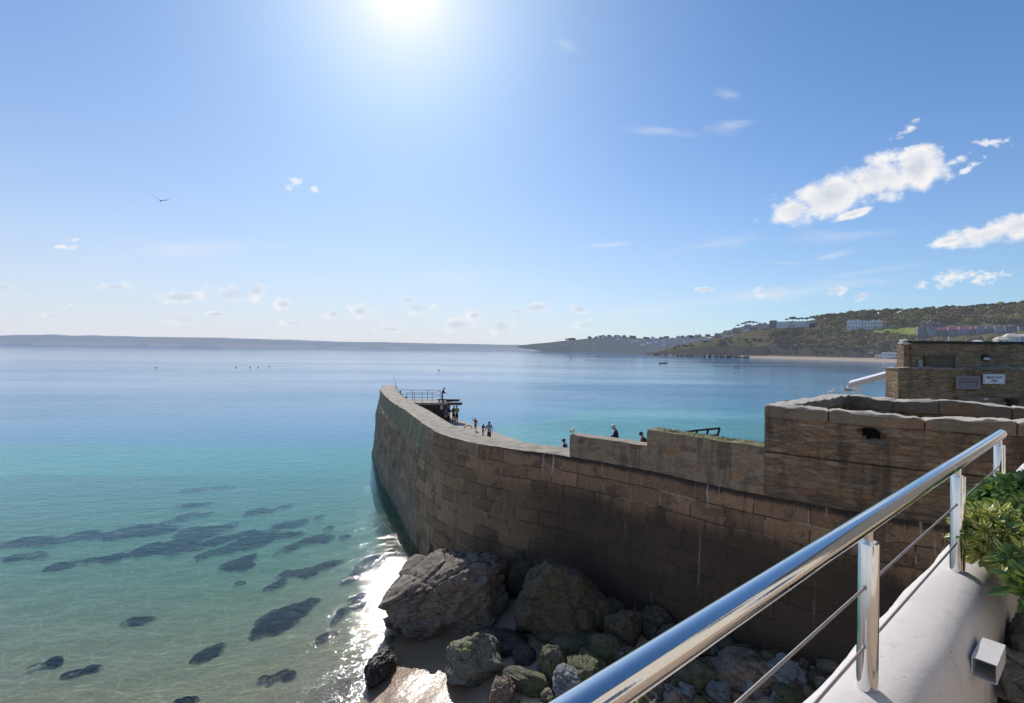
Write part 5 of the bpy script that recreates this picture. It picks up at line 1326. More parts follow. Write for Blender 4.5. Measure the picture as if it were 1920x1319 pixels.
# ------------------------------------------------------------------ far coasts
def coastline(name, cols, hazec, hz, base, depth_d, seed, sandcol=None, step=4, bumps=1.2):
    xs_ = np.arange(cols[0][0], cols[-1][0] + .1, step); cx = [c[0] for c in cols]
    top = np.interp(xs_, cx, [c[1] for c in cols]); wl = np.interp(xs_, cx, [c[2] for c in cols])
    vs = []; colr = []; nr = 9
    for x, t, w in zip(xs_, top, wl):
        d0 = CAMZ * F / max(1.2, w - hor(x)); d1 = d0 + depth_d
        dirx = ray(x, 650); zt = max(3, CAMZ + (hor(x) - t) / F * d1)
        for k in range(nr):
            f = k / (nr - 1); d = d0 + (d1 - d0) * f
            z = zt * (1 - (1 - f) ** 1.6) - .2
            z += bumps * zt * .10 * noise.noise(Vector((x * .02 + seed, f * 3, 0))) * (1 if 0 < k else 0) + (1.3 * bumps * abs(noise.noise(Vector((x * .21, seed, 1)))) if k == nr - 1 else 0)
            vs.append((dirx.x * d, d, z if k else -.5))
            n_ = noise.noise(Vector((x * .05, f * 4, seed))) * .5 + .5; n2 = noise.noise(Vector((x * .25, f * 9, seed))) * .5 + .5
            c = [b * (.25 + 1.0 * n_ + .9 * n2) for b in base]
            if n2 > .68 and k > 2: c = [c[0] * 1.25, c[1] * 1.5, c[2] * .9]
            if sandcol and k <= 1 and noise.noise(Vector((x * .012, seed + 3, 0))) > -.12: c = sandcol
            colr.append(c)
        dirx2 = Vector((dirx.x * (d1 + 300), d1 + 300, -5)); vs.append(tuple(dirx2)); colr.append(base)
    me = npmesh(name, vs, grid_faces(len(xs_), nr + 1), {'col': np.array(colr)})
    m, nt, out = newmat(name + '_cover')
    a = N(nt, 'ShaderNodeAttribute', attribute_name='col').outputs['Color']; pos = N(nt, 'ShaderNodeNewGeometry').outputs['Position']
    c = MIX(nt, NOISE(nt, MAP(nt, pos, (.02, .02, .06)), 1, 6, .7), MIX(nt, .5, a, (.0, .0, .0)), a)
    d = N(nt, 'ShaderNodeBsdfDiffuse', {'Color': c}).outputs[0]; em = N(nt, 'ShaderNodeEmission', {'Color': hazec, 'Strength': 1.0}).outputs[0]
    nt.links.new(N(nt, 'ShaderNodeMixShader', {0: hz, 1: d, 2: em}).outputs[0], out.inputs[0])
    return tag(link(name, me, m, smooth=3.14), kind='structure')
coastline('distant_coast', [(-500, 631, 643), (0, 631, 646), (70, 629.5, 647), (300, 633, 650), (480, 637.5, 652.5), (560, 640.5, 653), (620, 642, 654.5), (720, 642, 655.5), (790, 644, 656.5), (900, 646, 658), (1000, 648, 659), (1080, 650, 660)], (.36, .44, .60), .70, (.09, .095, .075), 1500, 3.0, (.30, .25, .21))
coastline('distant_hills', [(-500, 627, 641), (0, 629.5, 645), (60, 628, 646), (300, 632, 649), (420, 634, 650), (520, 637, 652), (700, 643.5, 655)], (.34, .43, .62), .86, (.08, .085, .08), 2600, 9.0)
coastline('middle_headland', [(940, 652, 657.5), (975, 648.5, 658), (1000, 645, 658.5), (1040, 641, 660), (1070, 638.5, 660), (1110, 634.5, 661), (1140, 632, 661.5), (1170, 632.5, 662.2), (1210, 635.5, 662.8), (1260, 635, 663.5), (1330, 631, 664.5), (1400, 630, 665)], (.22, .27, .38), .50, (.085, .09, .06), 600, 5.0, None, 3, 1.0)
# pale sand of the cove beyond the point
mb = MB(); a = [P(1145, 662.2, z=.3), P(1232, 664.2, z=.3), P(1232, 662.6, z=3), P(1145, 661.2, z=2)]
tag(mb.add([tuple(p) for p in a], [(0, 1, 2, 3)]).build('far_beach', simple('far_sand', (.62, .46, .36), .9, var=.1, haze=(.3, (.45, .46, .52))), origin=a[0]), kind='structure')

# ------------------------------------------------------------------ wooded hillside over the near beach
HX = [1212, 1225, 1245, 1270, 1300, 1330, 1365, 1400, 1440, 1500, 1560, 1620, 1700, 1760, 1840, 1920, 2050, 2250]
HT = [664.5, 662, 657, 650, 643, 633.5, 620, 611, 607, 603, 597, 590, 587, 586, 583, 577, 568, 560]
HW = [665.2, 665.8, 666.5, 667.4, 668.5, 669.5, 670.3, 671.3, 672.3, 674.2, 676.2, 678, 681, 684, 687, 691, 698, 708]
def hcol(x):
    t = float(np.interp(x, HX, HT)); w = float(np.interp(x, HX, HW)); d0 = CAMZ * F / (w - hor(x))
    d1 = d0 + float(np.interp(x, [1212, 1260, 1400, 1600, 1920, 2250], [40, 120, 260, 380, 420, 450]))
    return d0, d1, CAMZ + (hor(x) - t) / F * d1
def hpt(x, f):
    d0, d1, zt = hcol(x); bw_ = float(np.interp(x, [1380, 1440, 1600, 1700, 2250], [4, 24, 48, 70, 90])); d = d0 + (d1 - d0) * f; m_ = d - d0
    cl = min(15.0, zt * .45) * float(np.interp(x, [1212, 1500, 1640, 2250], [1, 1, .55, .5]))
    if m_ < bw_: z = -.3 + 3.0 * m_ / max(bw_, 1)
    elif m_ < bw_ + 22: z = 2.7 + cl * ((m_ - bw_) / 22) ** .8
    else:
        g_ = (m_ - bw_ - 22) / max(1, d1 - d0 - bw_ - 22); z = 2.7 + cl + (zt - 2.7 - cl) * (g_ ** .92 if g_ > 0 else 0)
    if f <= 1 and m_ > bw_: z += (1.4 + .05 * z) * fbm(Vector((x * .03, f * 5, 2)), 3) * min(1, (m_ - bw_) / 10) * (1 - .5 * f)
    r = ray(x, 650); return Vector((r.x * d, d, z)), m_, bw_, d1 - d0
def hat(px, py):
    """point of the slope seen at a pixel"""
    best = None
    for k in range(0, 401):
        p = hpt(px, k / 400)[0]; y = hor(px) - (p.z - CAMZ) / p.y * F
        if y <= py: return p
    return hpt(px, 1.0)[0]
def inpoly(x, y, pl):
    c = False; j = len(pl) - 1
    for i in range(len(pl)):
        if (pl[i][1] > y) != (pl[j][1] > y) and x < (pl[j][0] - pl[i][0]) * (y - pl[i][1]) / (pl[j][1] - pl[i][1]) + pl[i][0]: c = not c
        j = i
    return c
LAWN = [(1618, 629), (1632, 618.5), (1660, 616), (1722, 613.5), (1717, 640), (1690, 637), (1655, 632)]
LAWN2 = [(1565, 620), (1590, 617.5), (1632, 618), (1628, 622), (1600, 622), (1567, 624)]
xs_ = np.arange(1212, 2251, 2.0); vs = []; colr = []; fsx = range(64)
for x in xs_:
    _, _, bw_, tot = hpt(x, 0); ml = [0, .2 * bw_, .4 * bw_, .6 * bw_, .8 * bw_, bw_ - .01, bw_ + 1.5, bw_ + 5, bw_ + 10, bw_ + 16, bw_ + 22]
    ml = [min(q, tot) for q in ml]; ml += list(np.linspace(ml[-1], tot, 54)[1:])
    for mm_ in ml:
        f = mm_ / tot
        p, m_, bw_, tot = hpt(x, f); py = hor(x) - (p.z - CAMZ) / p.y * F
        n_ = noise.noise(Vector((x * .06, f * 12, 0))) * .5 + .5; n2 = noise.noise(Vector((x * .3, f * 40, 5))) * .5 + .5
        c = [.12 + .07 * n_, .10 + .05 * n_, .05 + .03 * n2]
        if m_ <= bw_ + 1 and x > 1386: c = [.60, .47, .35]
        elif m_ < bw_ + 24: c = [.055 + .09 * n2 * n_, .048 + .065 * n2 * n_, .04 + .045 * n2 * n_]
        elif x < 1400 and m_ < bw_ + 90 and n_ > .4: c = [.09, .105, .035]
        if inpoly(x, py, LAWN): c = [.27 + .08 * n2, .34 + .05 * n2, .06]
        if inpoly(x, py, LAWN2): c = [.10, .13, .035]
        vs.append(tuple(p)); colr.append(c)
    p, *_ = hpt(x, 1.0); vs.append((p.x * 1.2, p.y * 1.2, -5)); colr.append([.05, .06, .03])
me = npmesh('hillside', vs, grid_faces(len(xs_), len(fsx) + 1), {'col': np.array(colr)})
HZ = ((.17), (.33, .38, .47))  # haze share and colour, mixed into the hill materials as emission
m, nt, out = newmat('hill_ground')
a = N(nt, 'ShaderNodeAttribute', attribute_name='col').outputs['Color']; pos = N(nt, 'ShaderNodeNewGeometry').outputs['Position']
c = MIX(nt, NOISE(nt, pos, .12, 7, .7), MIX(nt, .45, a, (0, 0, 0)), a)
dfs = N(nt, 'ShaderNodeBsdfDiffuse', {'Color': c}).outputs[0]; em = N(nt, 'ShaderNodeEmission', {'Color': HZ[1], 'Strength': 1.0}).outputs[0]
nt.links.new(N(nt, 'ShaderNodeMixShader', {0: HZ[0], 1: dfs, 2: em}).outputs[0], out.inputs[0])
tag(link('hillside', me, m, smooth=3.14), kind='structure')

# trees: a handful of kinds, each crown many small leaf faces
def leafhill(name, col): 
    m, nt, out = newmat(name)
    oi = N(nt, 'ShaderNodeNewGeometry').outputs['Random Per Island']; pos = N(nt, 'ShaderNodeNewGeometry').outputs['Position']
    c = MIX(nt, oi, tuple(x * .55 for x in col), tuple(x * 1.5 for x in col))
    c = MIX(nt, SS(nt, NOISE(nt, pos, .035, 2), .35, .65), MIX(nt, .6, c, (.075, .055, .04)), c)
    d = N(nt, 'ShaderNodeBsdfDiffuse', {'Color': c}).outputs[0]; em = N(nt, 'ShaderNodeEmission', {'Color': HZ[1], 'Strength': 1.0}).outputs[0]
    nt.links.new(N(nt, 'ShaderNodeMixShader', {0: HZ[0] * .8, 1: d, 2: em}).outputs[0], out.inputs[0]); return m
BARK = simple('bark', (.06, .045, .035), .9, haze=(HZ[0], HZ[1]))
def tree_mesh(name, seed, shape, lm, lsz=.62, n=330):
    rnd = random.Random(seed); mb = MB()
    H_ = {'broad': .42, 'bush': .2, 'pine': .62, 'conifer': .15}[shape]
    mb.tube([(0, 0, -.12), (.02, .0, .2), (.0, .02, H_ + .2)], [.04, .032, .015], 6)
    cl = []
    nb = 9 if shape != 'conifer' else 7
    for k in range(nb):
        a = k * 2.4; 
        if shape == 'broad': c = Vector((math.cos(a) * rnd.uniform(.12, .36), math.sin(a) * rnd.uniform(.12, .36), rnd.uniform(.42, .86))); r = rnd.uniform(.16, .24)
        elif shape == 'bush': c = Vector((math.cos(a) * rnd.uniform(.15, .45), math.sin(a) * rnd.uniform(.15, .45), rnd.uniform(.2, .6))); r = rnd.uniform(.2, .3)
        elif shape == 'pine': c = Vector((math.cos(a) * rnd.uniform(.05, .46), math.sin(a) * rnd.uniform(.05, .46), rnd.uniform(.76, .95))); r = rnd.uniform(.13, .2)
        else: c = Vector((rnd.uniform(-.05, .05), rnd.uniform(-.05, .05), .18 + k * .12)); r = .26 - k * .032
        cl.append((c, r)); mb.tube([(0, 0, H_ * .8), tuple(c)], [.016, .006], 4)
    for _ in range(n):
        c, r = rnd.choice(cl); v = Vector((rnd.gauss(0, 1), rnd.gauss(0, 1), rnd.gauss(0, 1))).normalized() * r * rnd.uniform(.45, 1.05) ** .6
        if shape == 'pine': v.z *= .55
        p = c + v; nn = (v.normalized() + Vector((rnd.gauss(0, .5), rnd.gauss(0, .5), rnd.gauss(0, .5) + .3))).normalized(); x = nn.orthogonal().normalized(); y = nn.cross(x); s = lsz * rnd.uniform(.06, .13)
        mb.add([p - x * s - y * s * .7, p + x * s - y * s, p + x * s * .8 + y * s, p - x * s + y * s * .8], [(0, 1, 2, 3)], 1)
    me = mb.mesh(name, fix=False); me.materials.append(BARK); me.materials.append(lm); return me
LB = leafhill('bare_twig_crown', (.36, .26, .16)); LO = leafhill('olive_crown', (.36, .31, .12)); LK = leafhill('dark_crown', (.12, .12, .07)); LGn = leafhill('spring_green_crown', (.32, .36, .10))
KIND = {'brown': ([tree_mesh('broadleaf_tree', i, 'broad', LB) for i in (1, 2, 3)], 'brownish bare broadleaf tree on the wooded hillside', 'broadleaf_tree'),
        'olive': ([tree_mesh('broadleaf_tree', i, 'broad', LO) for i in (4, 5)], 'olive green broadleaf tree on the wooded hillside', 'broadleaf_tree'),
        'bush': ([tree_mesh('shrub', i, 'bush', LK) for i in (6, 7)] + [tree_mesh('shrub', 8, 'bush', LO)], 'low dark shrub on the slope above the beach', 'shrub'),
        'green': ([tree_mesh('broadleaf_tree', i, 'broad', LGn) for i in (9,)], 'fresh green tree just coming into leaf on the hillside', 'broadleaf_tree'),
        'pine': ([tree_mesh('pine_tree', i, 'pine', LK) for i in (10, 11, 12)], 'flat topped dark pine on the skyline of the hill', 'pine_tree')}
BUILT = [(1588, 1660, 602, 619), (1716, 1925, 610, 640), (1484, 1530, 600, 616), (1432, 1486, 600, 618), (1335, 1440, 606, 634), (1280, 1345, 630, 645)]
rnd = random.Random(21); spots = []
tries = 0
while len(spots) < 1150 and tries < 30000:
    tries += 1
    x = rnd.uniform(1262, 2000); f = rnd.uniform(0, 1) ** .8; p, m_, bw_, tot = hpt(x, f)
    if m_ < bw_ + 6: continue
    py = hor(x) - (p.z - CAMZ) / p.y * F
    if inpoly(x, py, LAWN) or inpoly(x, py, LAWN2): continue
    low_ = m_ < bw_ + 26
    if x < 1335 and rnd.random() < .8: continue
    if x < 1430 and rnd.random() < .35: continue
    if x > 1716 and 612 < py < 634 and x < 1960: continue
    h = rnd.uniform(6.5, 11.5) if not low_ else rnd.uniform(2, 4)
    if x < 1430: h *= .55
    k = 'bush' if low_ or rnd.random() < (.6 if x < 1430 else .12) else rnd.choices(('brown', 'olive', 'green'), (.56, .34, .10))[0]
    ytop = py - h / p.y * F; hidden = False
    for a, b, c, d in BUILT:
        if a - 3 < x < b + 3 and py > c and ytop < d - 2 and py < d + 9:
            hidden = True
    if hidden: continue
    spots.append((p.y, x, p, h, k))
for x in list(np.arange(1478, 1660, 5.5)) + list(np.arange(1660, 1925, 6.5)):
    p = hpt(x + rnd.uniform(-3, 3), 1.0)[0]; spots.append((p.y * .2, x, p - Vector((0, 0, 1)), rnd.uniform(6.5, 10.5) * (1.25 if x > 1840 else 1), 'pine' if rnd.random() < .8 else 'olive'))
for x, h in ((1383, 6.5), (1392, 8), (1401, 8.5), (1406, 9), (1412, 8), (1396, 7), (1418, 6)):
    p = hpt(x, 1.0)[0]; spots.append((p.y * .1, x, p, h, 'pine'))
spots.sort(key=lambda t: t[0])
spots.sort(key=lambda t: -(t[3] / (t[0] if t[0] > 400 else t[0] * 5)) - (1 if t[0] < 400 else 0))
mass = MB(); mass_mi = []
masses = {}
for i, (s_, x, p, h, k) in enumerate(spots):
    me = KIND[k][0][i % len(KIND[k][0])]; wd_ = h * rnd.uniform(1.0, 1.35); rz = rnd.uniform(0, 6.28)
    if i < 290:
        o = link(KIND[k][2], me, None, None, p); o.scale = (wd_, wd_, h); o.rotation_euler = (0, 0, rz)
        lab = KIND[k][1]; tag(o, lab, 'shrub' if k == 'bush' else 'tree', {'pine': 'pines along the skyline', 'bush': 'shrubs on the slope'}.get(k, 'trees on the wooded hillside'))
    else:
        n_ = len(me.vertices); co_ = np.zeros(n_ * 3, dtype=np.float32); me.vertices.foreach_get('co', co_); co_ = co_.reshape(-1, 3)
        c_, s2 = math.cos(rz), math.sin(rz)
        q = np.c_[(co_[:, 0] * c_ - co_[:, 1] * s2) * wd_ + p.x, (co_[:, 0] * s2 + co_[:, 1] * c_) * wd_ + p.y, co_[:, 2] * h + p.z]
        masses.setdefault(me.materials[1].name, []).append((q, me))
wv = []; wf = []; wm = []; matl = [BARK, LB, LO, LK, LGn]; names_ = [mm.name for mm in matl]; base = 0
for mn, lst in masses.items():
    for q, me in lst:
        wv.append(q)
        for pl in me.polygons:
            wf.append([base + v for v in pl.vertices]); wm.append(0 if pl.material_index == 0 else names_.index(mn))
        base += len(q)
me = bpy.data.meshes.new('woodland'); me.from_pydata(np.concatenate(wv).tolist(), [], wf); me.polygons.foreach_set('material_index', wm)
for mm in matl: me.materials.append(mm)
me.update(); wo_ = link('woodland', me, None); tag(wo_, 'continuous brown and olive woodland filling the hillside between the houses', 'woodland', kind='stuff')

# ------------------------------------------------------------------ houses
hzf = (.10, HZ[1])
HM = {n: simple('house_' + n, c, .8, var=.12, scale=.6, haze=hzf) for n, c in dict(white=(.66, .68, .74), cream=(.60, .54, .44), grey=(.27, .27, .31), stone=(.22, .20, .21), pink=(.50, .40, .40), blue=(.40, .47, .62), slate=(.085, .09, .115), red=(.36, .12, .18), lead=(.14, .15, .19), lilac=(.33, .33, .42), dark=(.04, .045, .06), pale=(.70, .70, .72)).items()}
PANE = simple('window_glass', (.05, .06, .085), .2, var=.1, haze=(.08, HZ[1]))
_winmesh = MB().box((0, 0, 0), (1, .08, 1)).mesh('window'); _winmesh.materials.append(PANE)
_frm = MB()
for sx, sz, w, h in ((0, .5, 1.16, .12), (0, -.5, 1.16, .12), (-.52, 0, .1, .88), (.52, 0, .1, .88)): _frm.box((sx, -.03, sz), (w, .1, h))
_frmmesh = _frm.mesh('frame'); _frmmesh.materials.append(HM['pale'])
def house(label, base, w, dpt, h, roof, wallc, roofc, rz=None, floors=2, bays=3, chim=0, group=None, name='house', gables=0, win=True, wsz=None, chc='stone'):
    rz = math.atan2(-base.x, base.y) if rz is None else rz
    o = empty(name, base, label, 'house', group, rz)
    MB().box((0, 0, h / 2 - 1), (w, dpt, h + 2)).build('wall', HM[wallc], o, world=False)
    mb = MB()
    if gables:
        gw = w / gables
        for k in range(gables):
            x0 = -w / 2 + k * gw; xm = x0 + gw / 2
            vs = [(x0, -dpt / 2 - .3, h), (x0 + gw, -dpt / 2 - .3, h), (xm, -dpt / 2 - .3, h + roof), (x0, dpt / 2 + .3, h), (x0 + gw, dpt / 2 + .3, h), (xm, dpt / 2 + .3, h + roof)]
            mb.add(vs, [(0, 2, 5, 3), (1, 4, 5, 2), (3, 5, 4), (0, 3, 4, 1)])
            g_ = MB().add([(x0 + .2, -dpt / 2 - .32, h), (x0 + gw - .2, -dpt / 2 - .32, h), (xm, -dpt / 2 - .32, h + roof - .2)], [(0, 1, 2)]); g_.build('gable', HM[wallc], o, world=False, fix=False)
            bb = MB(); 
            for a_, b_ in (((x0, -dpt / 2 - .38, h), (xm, -dpt / 2 - .38, h + roof)), ((x0 + gw, -dpt / 2 - .38, h), (xm, -dpt / 2 - .38, h + roof))): bb.tube([a_, b_], .22, 4)
            bb.build('bargeboard', HM['pale'], o, world=False)
    elif roof > 0:
        e_ = .35; hip = dpt * .22
        vs = [(-w / 2 - e_, -dpt / 2 - e_, h), (w / 2 + e_, -dpt / 2 - e_, h), (w / 2 + e_, dpt / 2 + e_, h), (-w / 2 - e_, dpt / 2 + e_, h), (-w / 2 + hip, 0, h + roof), (w / 2 - hip, 0, h + roof)]
        mb.add(vs, [(0, 1, 5, 4), (2, 3, 4, 5), (1, 2, 5), (3, 0, 4), (3, 2, 1, 0)])
    else: mb.box((0, 0, h + .15), (w + .5, dpt + .5, .3))
    rf = mb.build('roof', HM[roofc], o, world=False)
    for k in range(chim):
        x = -w / 2 + w * (k + .5) / chim; MB().box((x, 0, h + roof + .3), (.9, .7, 2.2)).build('chimney', HM[chc], rf, world=False)
    if win:
        fh = h / floors; ws = wsz or (min(1.3, w / bays * .45), min(1.6, fh * .55))
        for f in range(floors):
            for b_ in range(bays):
                wo2 = bpy.data.objects.new('window', _winmesh); COL.objects.link(wo2); wo2.parent = o
                wo2.location = (-w / 2 + w * (b_ + .5) / bays, -dpt / 2 - .03, fh * (f + .52)); wo2.scale = (ws[0], 1, ws[1])
                fo = bpy.data.objects.new('frame', _frmmesh); COL.objects.link(fo); fo.parent = wo2
    return o
def sz(px, p): return px / F * p.y
# the long white hotel above the lawn
p = hat(1620, 618.5)
for (x0, x1, hh, rf, gb, ch, lab) in ((1590, 1611, 12.5, 3.2, 3, 0, 'left gabled wing of the white hotel above the green field'), (1611.5, 1634, 11.5, 2.4, 0, 3, 'long middle block of the white hotel with chimneys'), (1634.5, 1651, 12.5, 3.4, 2, 0, 'right gabled wing of the white hotel above the green field'), (1651.5, 1672, 7, 0, 0, 0, 'low flat white extension at the right end of the white hotel')):
    xm = (x0 + x1) / 2; r = ray(xm, 618); d = p.y; bz = CAMZ + (hor(xm) - 618.2) / F * d
    house(lab, Vector((r.x * d, d, bz)), (x1 - x0) / F * d, 12, hh, rf, 'white', 'lead' if rf else 'pale', floors=2, bays=5, chim=ch, gables=gb, name='hotel', wsz=(1.5, 2.1), chc='white')
# flats and gabled villas on the crest
for (x0, x1, yb, yt, wc, rc, rf, gb, fl_, by, ch, lab) in (
        (1443, 1456, 616, 603, 'stone', 'slate', 2, 0, 3, 3, 0, 'grey stone block of flats with balconies on the crest'), (1457, 1479, 615, 604, 'white', 'slate', 0, 0, 3, 5, 0, 'wide pale blue and white block of flats on the crest'),
        (1421, 1437, 617, 608, 'pink', 'slate', 3, 2, 2, 3, 0, 'pinkish twin gabled house left of the flats'), (1488.5, 1509, 613.5, 607, 'white', 'slate', 3.6, 4, 1, 8, 0, 'white row of four pointed gables on the crest'), (1510, 1518, 613, 606.5, 'white', 'slate', 0, 0, 1, 3, 0, 'flat roofed white block joined to the four gabled row'),
        (1480, 1488, 615, 609, 'blue', 'slate', 2, 0, 1, 2, 0, 'small blue house between the flats and the gabled row'), (1519, 1540, 613, 607, 'dark', 'lead', 3.4, 0, 1, 3, 1, 'dark house with a light roof and chimney right of the gables'),
        (1374, 1383, 624, 617, 'grey', 'slate', 2, 0, 1, 2, 1, 'grey house stepping down the headland'), (1396, 1408, 617, 610.5, 'lilac', 'slate', 2, 0, 2, 3, 0, 'lilac grey house under the pines on the headland'), (1393, 1405, 621, 618, 'white', 'slate', 1.4, 0, 1, 2, 0, 'low white cottage under the pines on the headland'),
        (1356, 1366, 628, 623, 'cream', 'lead', 3, 0, 1, 2, 0, 'cream house with pale roof low on the headland'), (1355, 1376, 632, 629, 'white', 'pale', 0, 0, 1, 4, 0, 'long low white roofed building on the headland'), (1325, 1334, 637, 634, 'white', 'pale', 1.5, 0, 1, 2, 0, 'white bungalow at the left end of the headland houses'),
        (1318, 1336, 641, 638.5, 'stone', 'lead', 1.5, 0, 1, 4, 0, 'low stone building below the white bungalow'), (1311, 1314, 640, 635, 'white', 'pale', 0, 0, 1, 1, 0, 'tiny white tower like house at the far left of the headland'), (1340, 1349, 633, 627, 'grey', 'slate', 2, 0, 1, 2, 0, 'grey gabled house midway along the headland'), (1410, 1420, 619, 613, 'grey', 'lead', 2.4, 0, 1, 2, 0, 'grey house with light roof beside the pink twin gables')):
    xm = (x0 + x1) / 2; p = hat(xm, yb); r = ray(xm, 640); d = p.y
    bz = CAMZ + (hor(xm) - yb) / F * d; top = (yb - yt) / F * d
    house(lab, Vector((r.x * d, d, bz)), (x1 - x0) / F * d, 9, top, rf, wc, rc, floors=fl_, bays=by, chim=ch, gables=gb, wsz=None)
# the long terraces behind the stone building
d = 640
rowd = [(1720, 1738, 634, 618, 'stone', 'slate', 'grey stone end house of the terrace beside the green field'), (1739, 1757, 633, 618, 'lilac', 'slate', 'second terrace house with pale bay windows'), (1758, 1776, 632.5, 619, 'stone', 'red', 'terrace house with dull red roof'), (1777, 1796, 632, 618, 'grey', 'red', 'terrace house under the left part of the pink roof'),
        (1797, 1816, 631.5, 617.5, 'lilac', 'red', 'terrace house under the middle of the pink roof'), (1817, 1828, 631, 617.5, 'stone', 'red', 'narrow terrace house at the end of the pink roof'), (1829, 1846, 630.5, 617, 'lilac', 'lead', 'terrace house with pale lilac front, first right of the pink roof'), (1847, 1863, 630, 617, 'stone', 'lead', 'terrace house with dark front, second right of the pink roof'),
        (1864, 1882, 629.5, 617, 'blue', 'lead', 'blue tinted terrace house with dormers'), (1883, 1904, 629, 617, 'lilac', 'slate', 'terrace house between two stone chimneys'), (1908, 1924, 629, 617, 'blue', 'slate', 'last pale blue house of the terrace at the frame edge')]
for i, (x0, x1, yb, yt, wc, rc, lab) in enumerate(rowd):
    xm = (x0 + x1) / 2; r = ray(xm, 630); dd = d - (xm - 1720) * .3; bz = CAMZ + (hor(xm) - yb - 2) / F * dd
    house(lab, Vector((r.x * dd, dd, bz)), (x1 - x0 + .9) / F * dd, 11, (yb + 2 - yt) / F * dd, 3.6 if rc != 'lead' else 3.2, wc, rc, rz=-.9, floors=3, bays=4, chim=1 if i in (0, 8, 9) else 0, chc='cream', wsz=(1.5, 1.7)) if False else \
    house(lab, Vector((r.x * dd, dd, bz)), (x1 - x0 + .6) / F * dd * 1.0, 11, (yb + 2 - yt) / F * dd, 3.4, wc, rc, rz=-.35, floors=3, bays=4, chim=1 if i in (0, 8, 9) else 0, chc='cream', wsz=(1.35, 1.7), name='terraced_house')
dd = 690
for x0, x1, yb, yt, lab in ((1729, 1748, 617, 607, 'tall grey gabled villa rising behind the terrace'), (1749, 1763, 617, 609, 'lower grey gabled villa beside the tall one')):
    xm = (x0 + x1) / 2; r = ray(xm, 620); bz = CAMZ + (hor(xm) - yb - 3) / F * dd
    house(lab, Vector((r.x * dd, dd, bz)), (x1 - x0) / F * dd, 10, (yb + 3 - yt) / F * dd, 4, 'stone', 'slate', floors=2, bays=3, gables=2, chim=0, wsz=(1.3, 1.6))
# nearer sunlit roofs just over the stone building
dd = 190
for x0, x1, yb, yt, rf, lab in ((1869, 1886, 646, 637, 1.2, 'low cream house with sunlit roof above the stone building roof edge'), (1886, 1905, 646, 632, 1.4, 'cream house with broad sunlit roof and pale gable'), (1907, 1930, 646, 631.5, 1.0, 'pale grey house at the right frame edge above the black roof')):
    xm = (x0 + x1) / 2; r = ray(xm, 640); bz = CAMZ + (hor(xm) - yb - 6) / F * dd
    house(lab, Vector((r.x * dd, dd, bz)), (x1 - x0) / F * dd, 5, (yb + 6 - yt) / F * dd, rf, 'cream' if x0 < 1900 else 'lilac', 'cream', rz=-.5, floors=2, bays=2, wsz=(.5, .6), chim=0)
r = ray(1832, 640); house('long low pale roof peeping over the black roof edge', Vector((ray(1832, 640).x * 200, 200, 10)), 16 / F * 200, 4, CAMZ + (hor(1832) - 641) / F * 200 - 10, .6, 'grey', 'pale', floors=1, bays=1, win=False)
q0 = P(1779, 645, d=150); q1 = P(1779, 631.5, d=150)
ch_ = empty('chimney_stack', q0, 'slim white chimney rising over the black roof edge', 'chimney'); MB().tube([q0 - Vector((0, 0, 6)), q1], .17, 8).build('shaft', HM['pale'], ch_); MB().tube([q0.lerp(q1, .45), q0.lerp(q1, .52)], .2, 8).build('band', HM['grey'], ch_)
# beach cafe and huts
for x0, x1, yb, yt, rf, wc, rc, fl_, by, lab in ((1657, 1685, 670.5, 661.5, 0, 'pale', 'pale', 1, 6, 'long white beach cafe at the back of the sand'), (1642, 1656, 671, 666, 0, 'cream', 'pale', 1, 2, 'low white annexe left of the beach cafe'), (1690, 1702, 662.5, 653, .8, 'blue', 'pale', 2, 2, 'pale blue beach house partly behind the stone building'), (1629, 1636, 662.5, 660.5, 0, 'pale', 'pale', 1, 1, 'tiny white hut on the grass above the beach')):
    xm = (x0 + x1) / 2; p = hat(xm, yb); r = ray(xm, 665); dd = p.y; bz = CAMZ + (hor(xm) - yb) / F * dd
    house(lab, Vector((r.x * dd, dd, bz)), (x1 - x0) / F * dd, 6, (yb - yt) / F * dd, rf, wc, rc, floors=fl_, bays=by, wsz=(1.6, 1.3) if by > 2 else None, name='beach_building')
# far town on the middle headland
MHC = [(940, 652, 657.5), (975, 648.5, 658), (1000, 645, 658.5), (1040, 641, 660), (1070, 638.5, 660), (1110, 634.5, 661), (1140, 632, 661.5), (1170, 632.5, 662.2), (1210, 635.5, 662.8), (1260, 635, 663.5), (1330, 631, 664.5), (1400, 630, 665)]
def mid_at(x, y):
    t = float(np.interp(x, [c[0] for c in MHC], [c[1] for c in MHC])); w = float(np.interp(x, [c[0] for c in MHC], [c[2] for c in MHC]))
    d0 = CAMZ * F / (w - hor(x)); d1 = d0 + 600; zt = CAMZ + (hor(x) - t) / F * d1
    for k in range(200):
        f = k / 199; d = d0 + (d1 - d0) * f; z = zt * (1 - (1 - f) ** 1.6)
        if hor(x) - (z - CAMZ) / d * F <= y: return d - 14
    return d1 - 14
rnd = random.Random(4); fh = []
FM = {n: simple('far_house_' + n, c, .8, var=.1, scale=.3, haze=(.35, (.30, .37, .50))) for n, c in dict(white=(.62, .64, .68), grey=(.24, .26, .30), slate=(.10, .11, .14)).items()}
k = 0
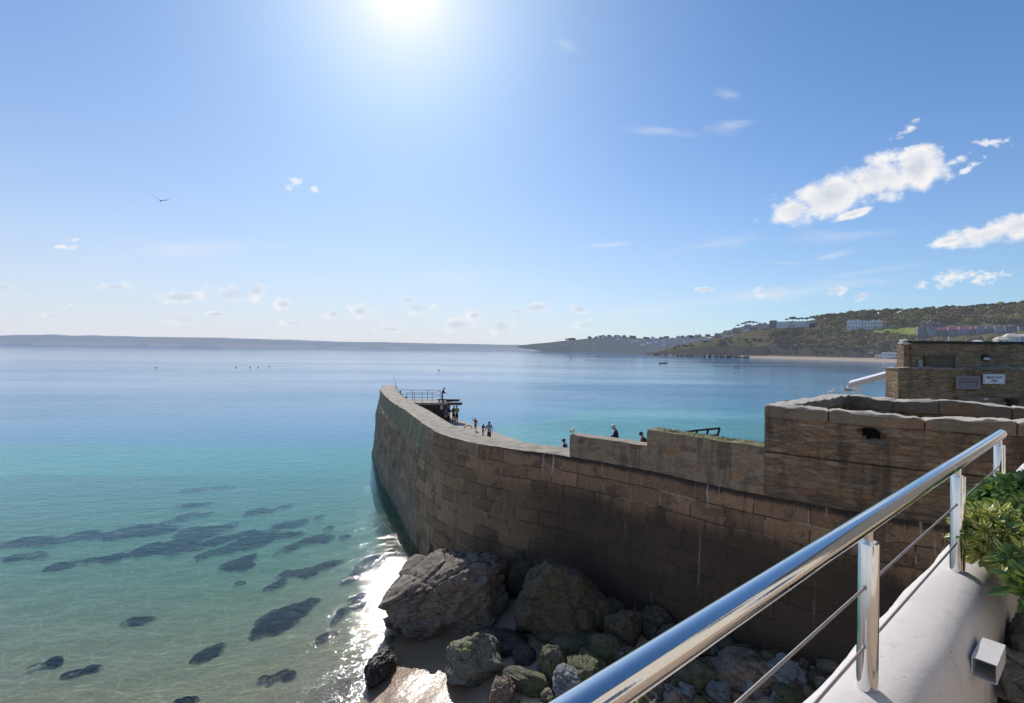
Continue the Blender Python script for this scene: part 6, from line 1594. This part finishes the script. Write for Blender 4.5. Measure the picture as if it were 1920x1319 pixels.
for i in range(62):
    if i < 12: x = rnd.uniform(1124, 1162); y = rnd.uniform(632.5, 636)
    elif i < 40: x = rnd.uniform(1205, 1300); y = rnd.uniform(634, 650)
    else: x = rnd.uniform(1140, 1275); y = rnd.uniform(636, 646)
    dd = mid_at(x, y); r = ray(x, y); bz = CAMZ + (hor(x) - y) / F * dd
    w = rnd.uniform(8, 15); h = rnd.uniform(4, 7); wc = 'white' if rnd.random() < .55 else 'grey'
    o = empty('far_house', Vector((r.x * dd, dd, bz)), ('small white house' if wc == 'white' else 'small grey house') + ' in the hazy town across the bay', 'house', wc + ' houses of the hazy town across the bay', rnd.uniform(-.5, .5))
    MB().box((0, 0, h / 2 - 4), (w, 8, h + 8)).build('wall', FM[wc], o, world=False)
    MB().add([(-w / 2 - .3, -4.3, h), (w / 2 + .3, -4.3, h), (w / 2 + .3, 4.3, h), (-w / 2 - .3, 4.3, h), (-w / 2, 0, h + 3), (w / 2, 0, h + 3)], [(0, 1, 5, 4), (2, 3, 4, 5), (1, 2, 5), (3, 0, 4), (3, 2, 1, 0)]).build('roof', FM['slate'], o, world=False)
LF = leafhill('hazy_crown', (.04, .05, .04)); fm_ = tree_mesh('far_tree', 30, 'broad', LF, n=160)
for i in range(58):
    x = rnd.uniform(1100, 1330) if i < 46 else rnd.uniform(1062, 1080); f = float(np.interp(x, [1062, 1110, 1140, 1170, 1210, 1260, 1330], [638.8, 635, 632.5, 633, 636, 635.5, 631.5])); dd = mid_at(x, f + 1.2); r = ray(x, f)
    h = rnd.uniform(5, 11); bz = CAMZ + (hor(x) - f - .8) / F * dd
    o = link('far_tree', fm_, None, None, (r.x * dd, dd, bz)); o.scale = (h * 1.6, h * 1.6, h); tag(o, 'hazy dark tree on the skyline of the headland across the bay', 'tree', 'hazy trees across the bay')
# dark and pale rocks along the foot of the headland
HR = rockmat('shore_rock', (.06, .055, .05), (.16, .145, .13)); HRP = rockmat('pale_shore_rock', (.28, .26, .24), (.5, .48, .45)); rp_ = [rock_mesh('shore_rock', (1.3, 1, .8), 300 + i, 2, 8, .15) for i in range(4)]
for i, me in enumerate(rp_): me.materials.append(HRP if i == 3 else HR)
for i in range(70):
    x = rnd.uniform(1222, 1410); d0 = hcol(x)[0]; r = ray(x, 660); dd = d0 + rnd.uniform(-8, 10); s = rnd.uniform(1.2, 4.2); k = i % 4
    if k == 3: s *= .6
    o = link('shore_rock', rp_[k], None, None, (r.x * dd, dd, s * .2)); o.scale = (s * 1.2, s, s * rnd.uniform(.5, 1)); o.rotation_euler = (0, 0, rnd.uniform(0, 6))
    tag(o, 'pale rock in the water at the foot of the headland' if k == 3 else 'dark rock at the foot of the wooded headland', 'rock', 'pale shore rocks of the headland' if k == 3 else 'dark shore rocks of the headland')

# the rest of the street out of frame to the right and behind: what the polished rail mirrors
CRM = 'cream'
def side_house(label, s0, s1, w0, w1, z0, h, wc):
    c = W2((s0 + s1) / 2, (w0 + w1) / 2, z0)
    return house(label, c, s1 - s0, w1 - w0, h, 2.2, wc, 'slate', rz=math.atan2(DR.y, DR.x) + math.pi, floors=2, bays=3, chim=1, name='terrace_house')
HM['cream'] = HM['cream']
side_house('cream terrace house standing behind the balcony, facing the bay', -4, 8, 4.2, 11, 10.68, 5.5, 'cream')
side_house('tan neighbouring house just out of frame past the end of the white wall', 10.5, 18, 1.4, 8, 10.68, 5.0, 'cream')
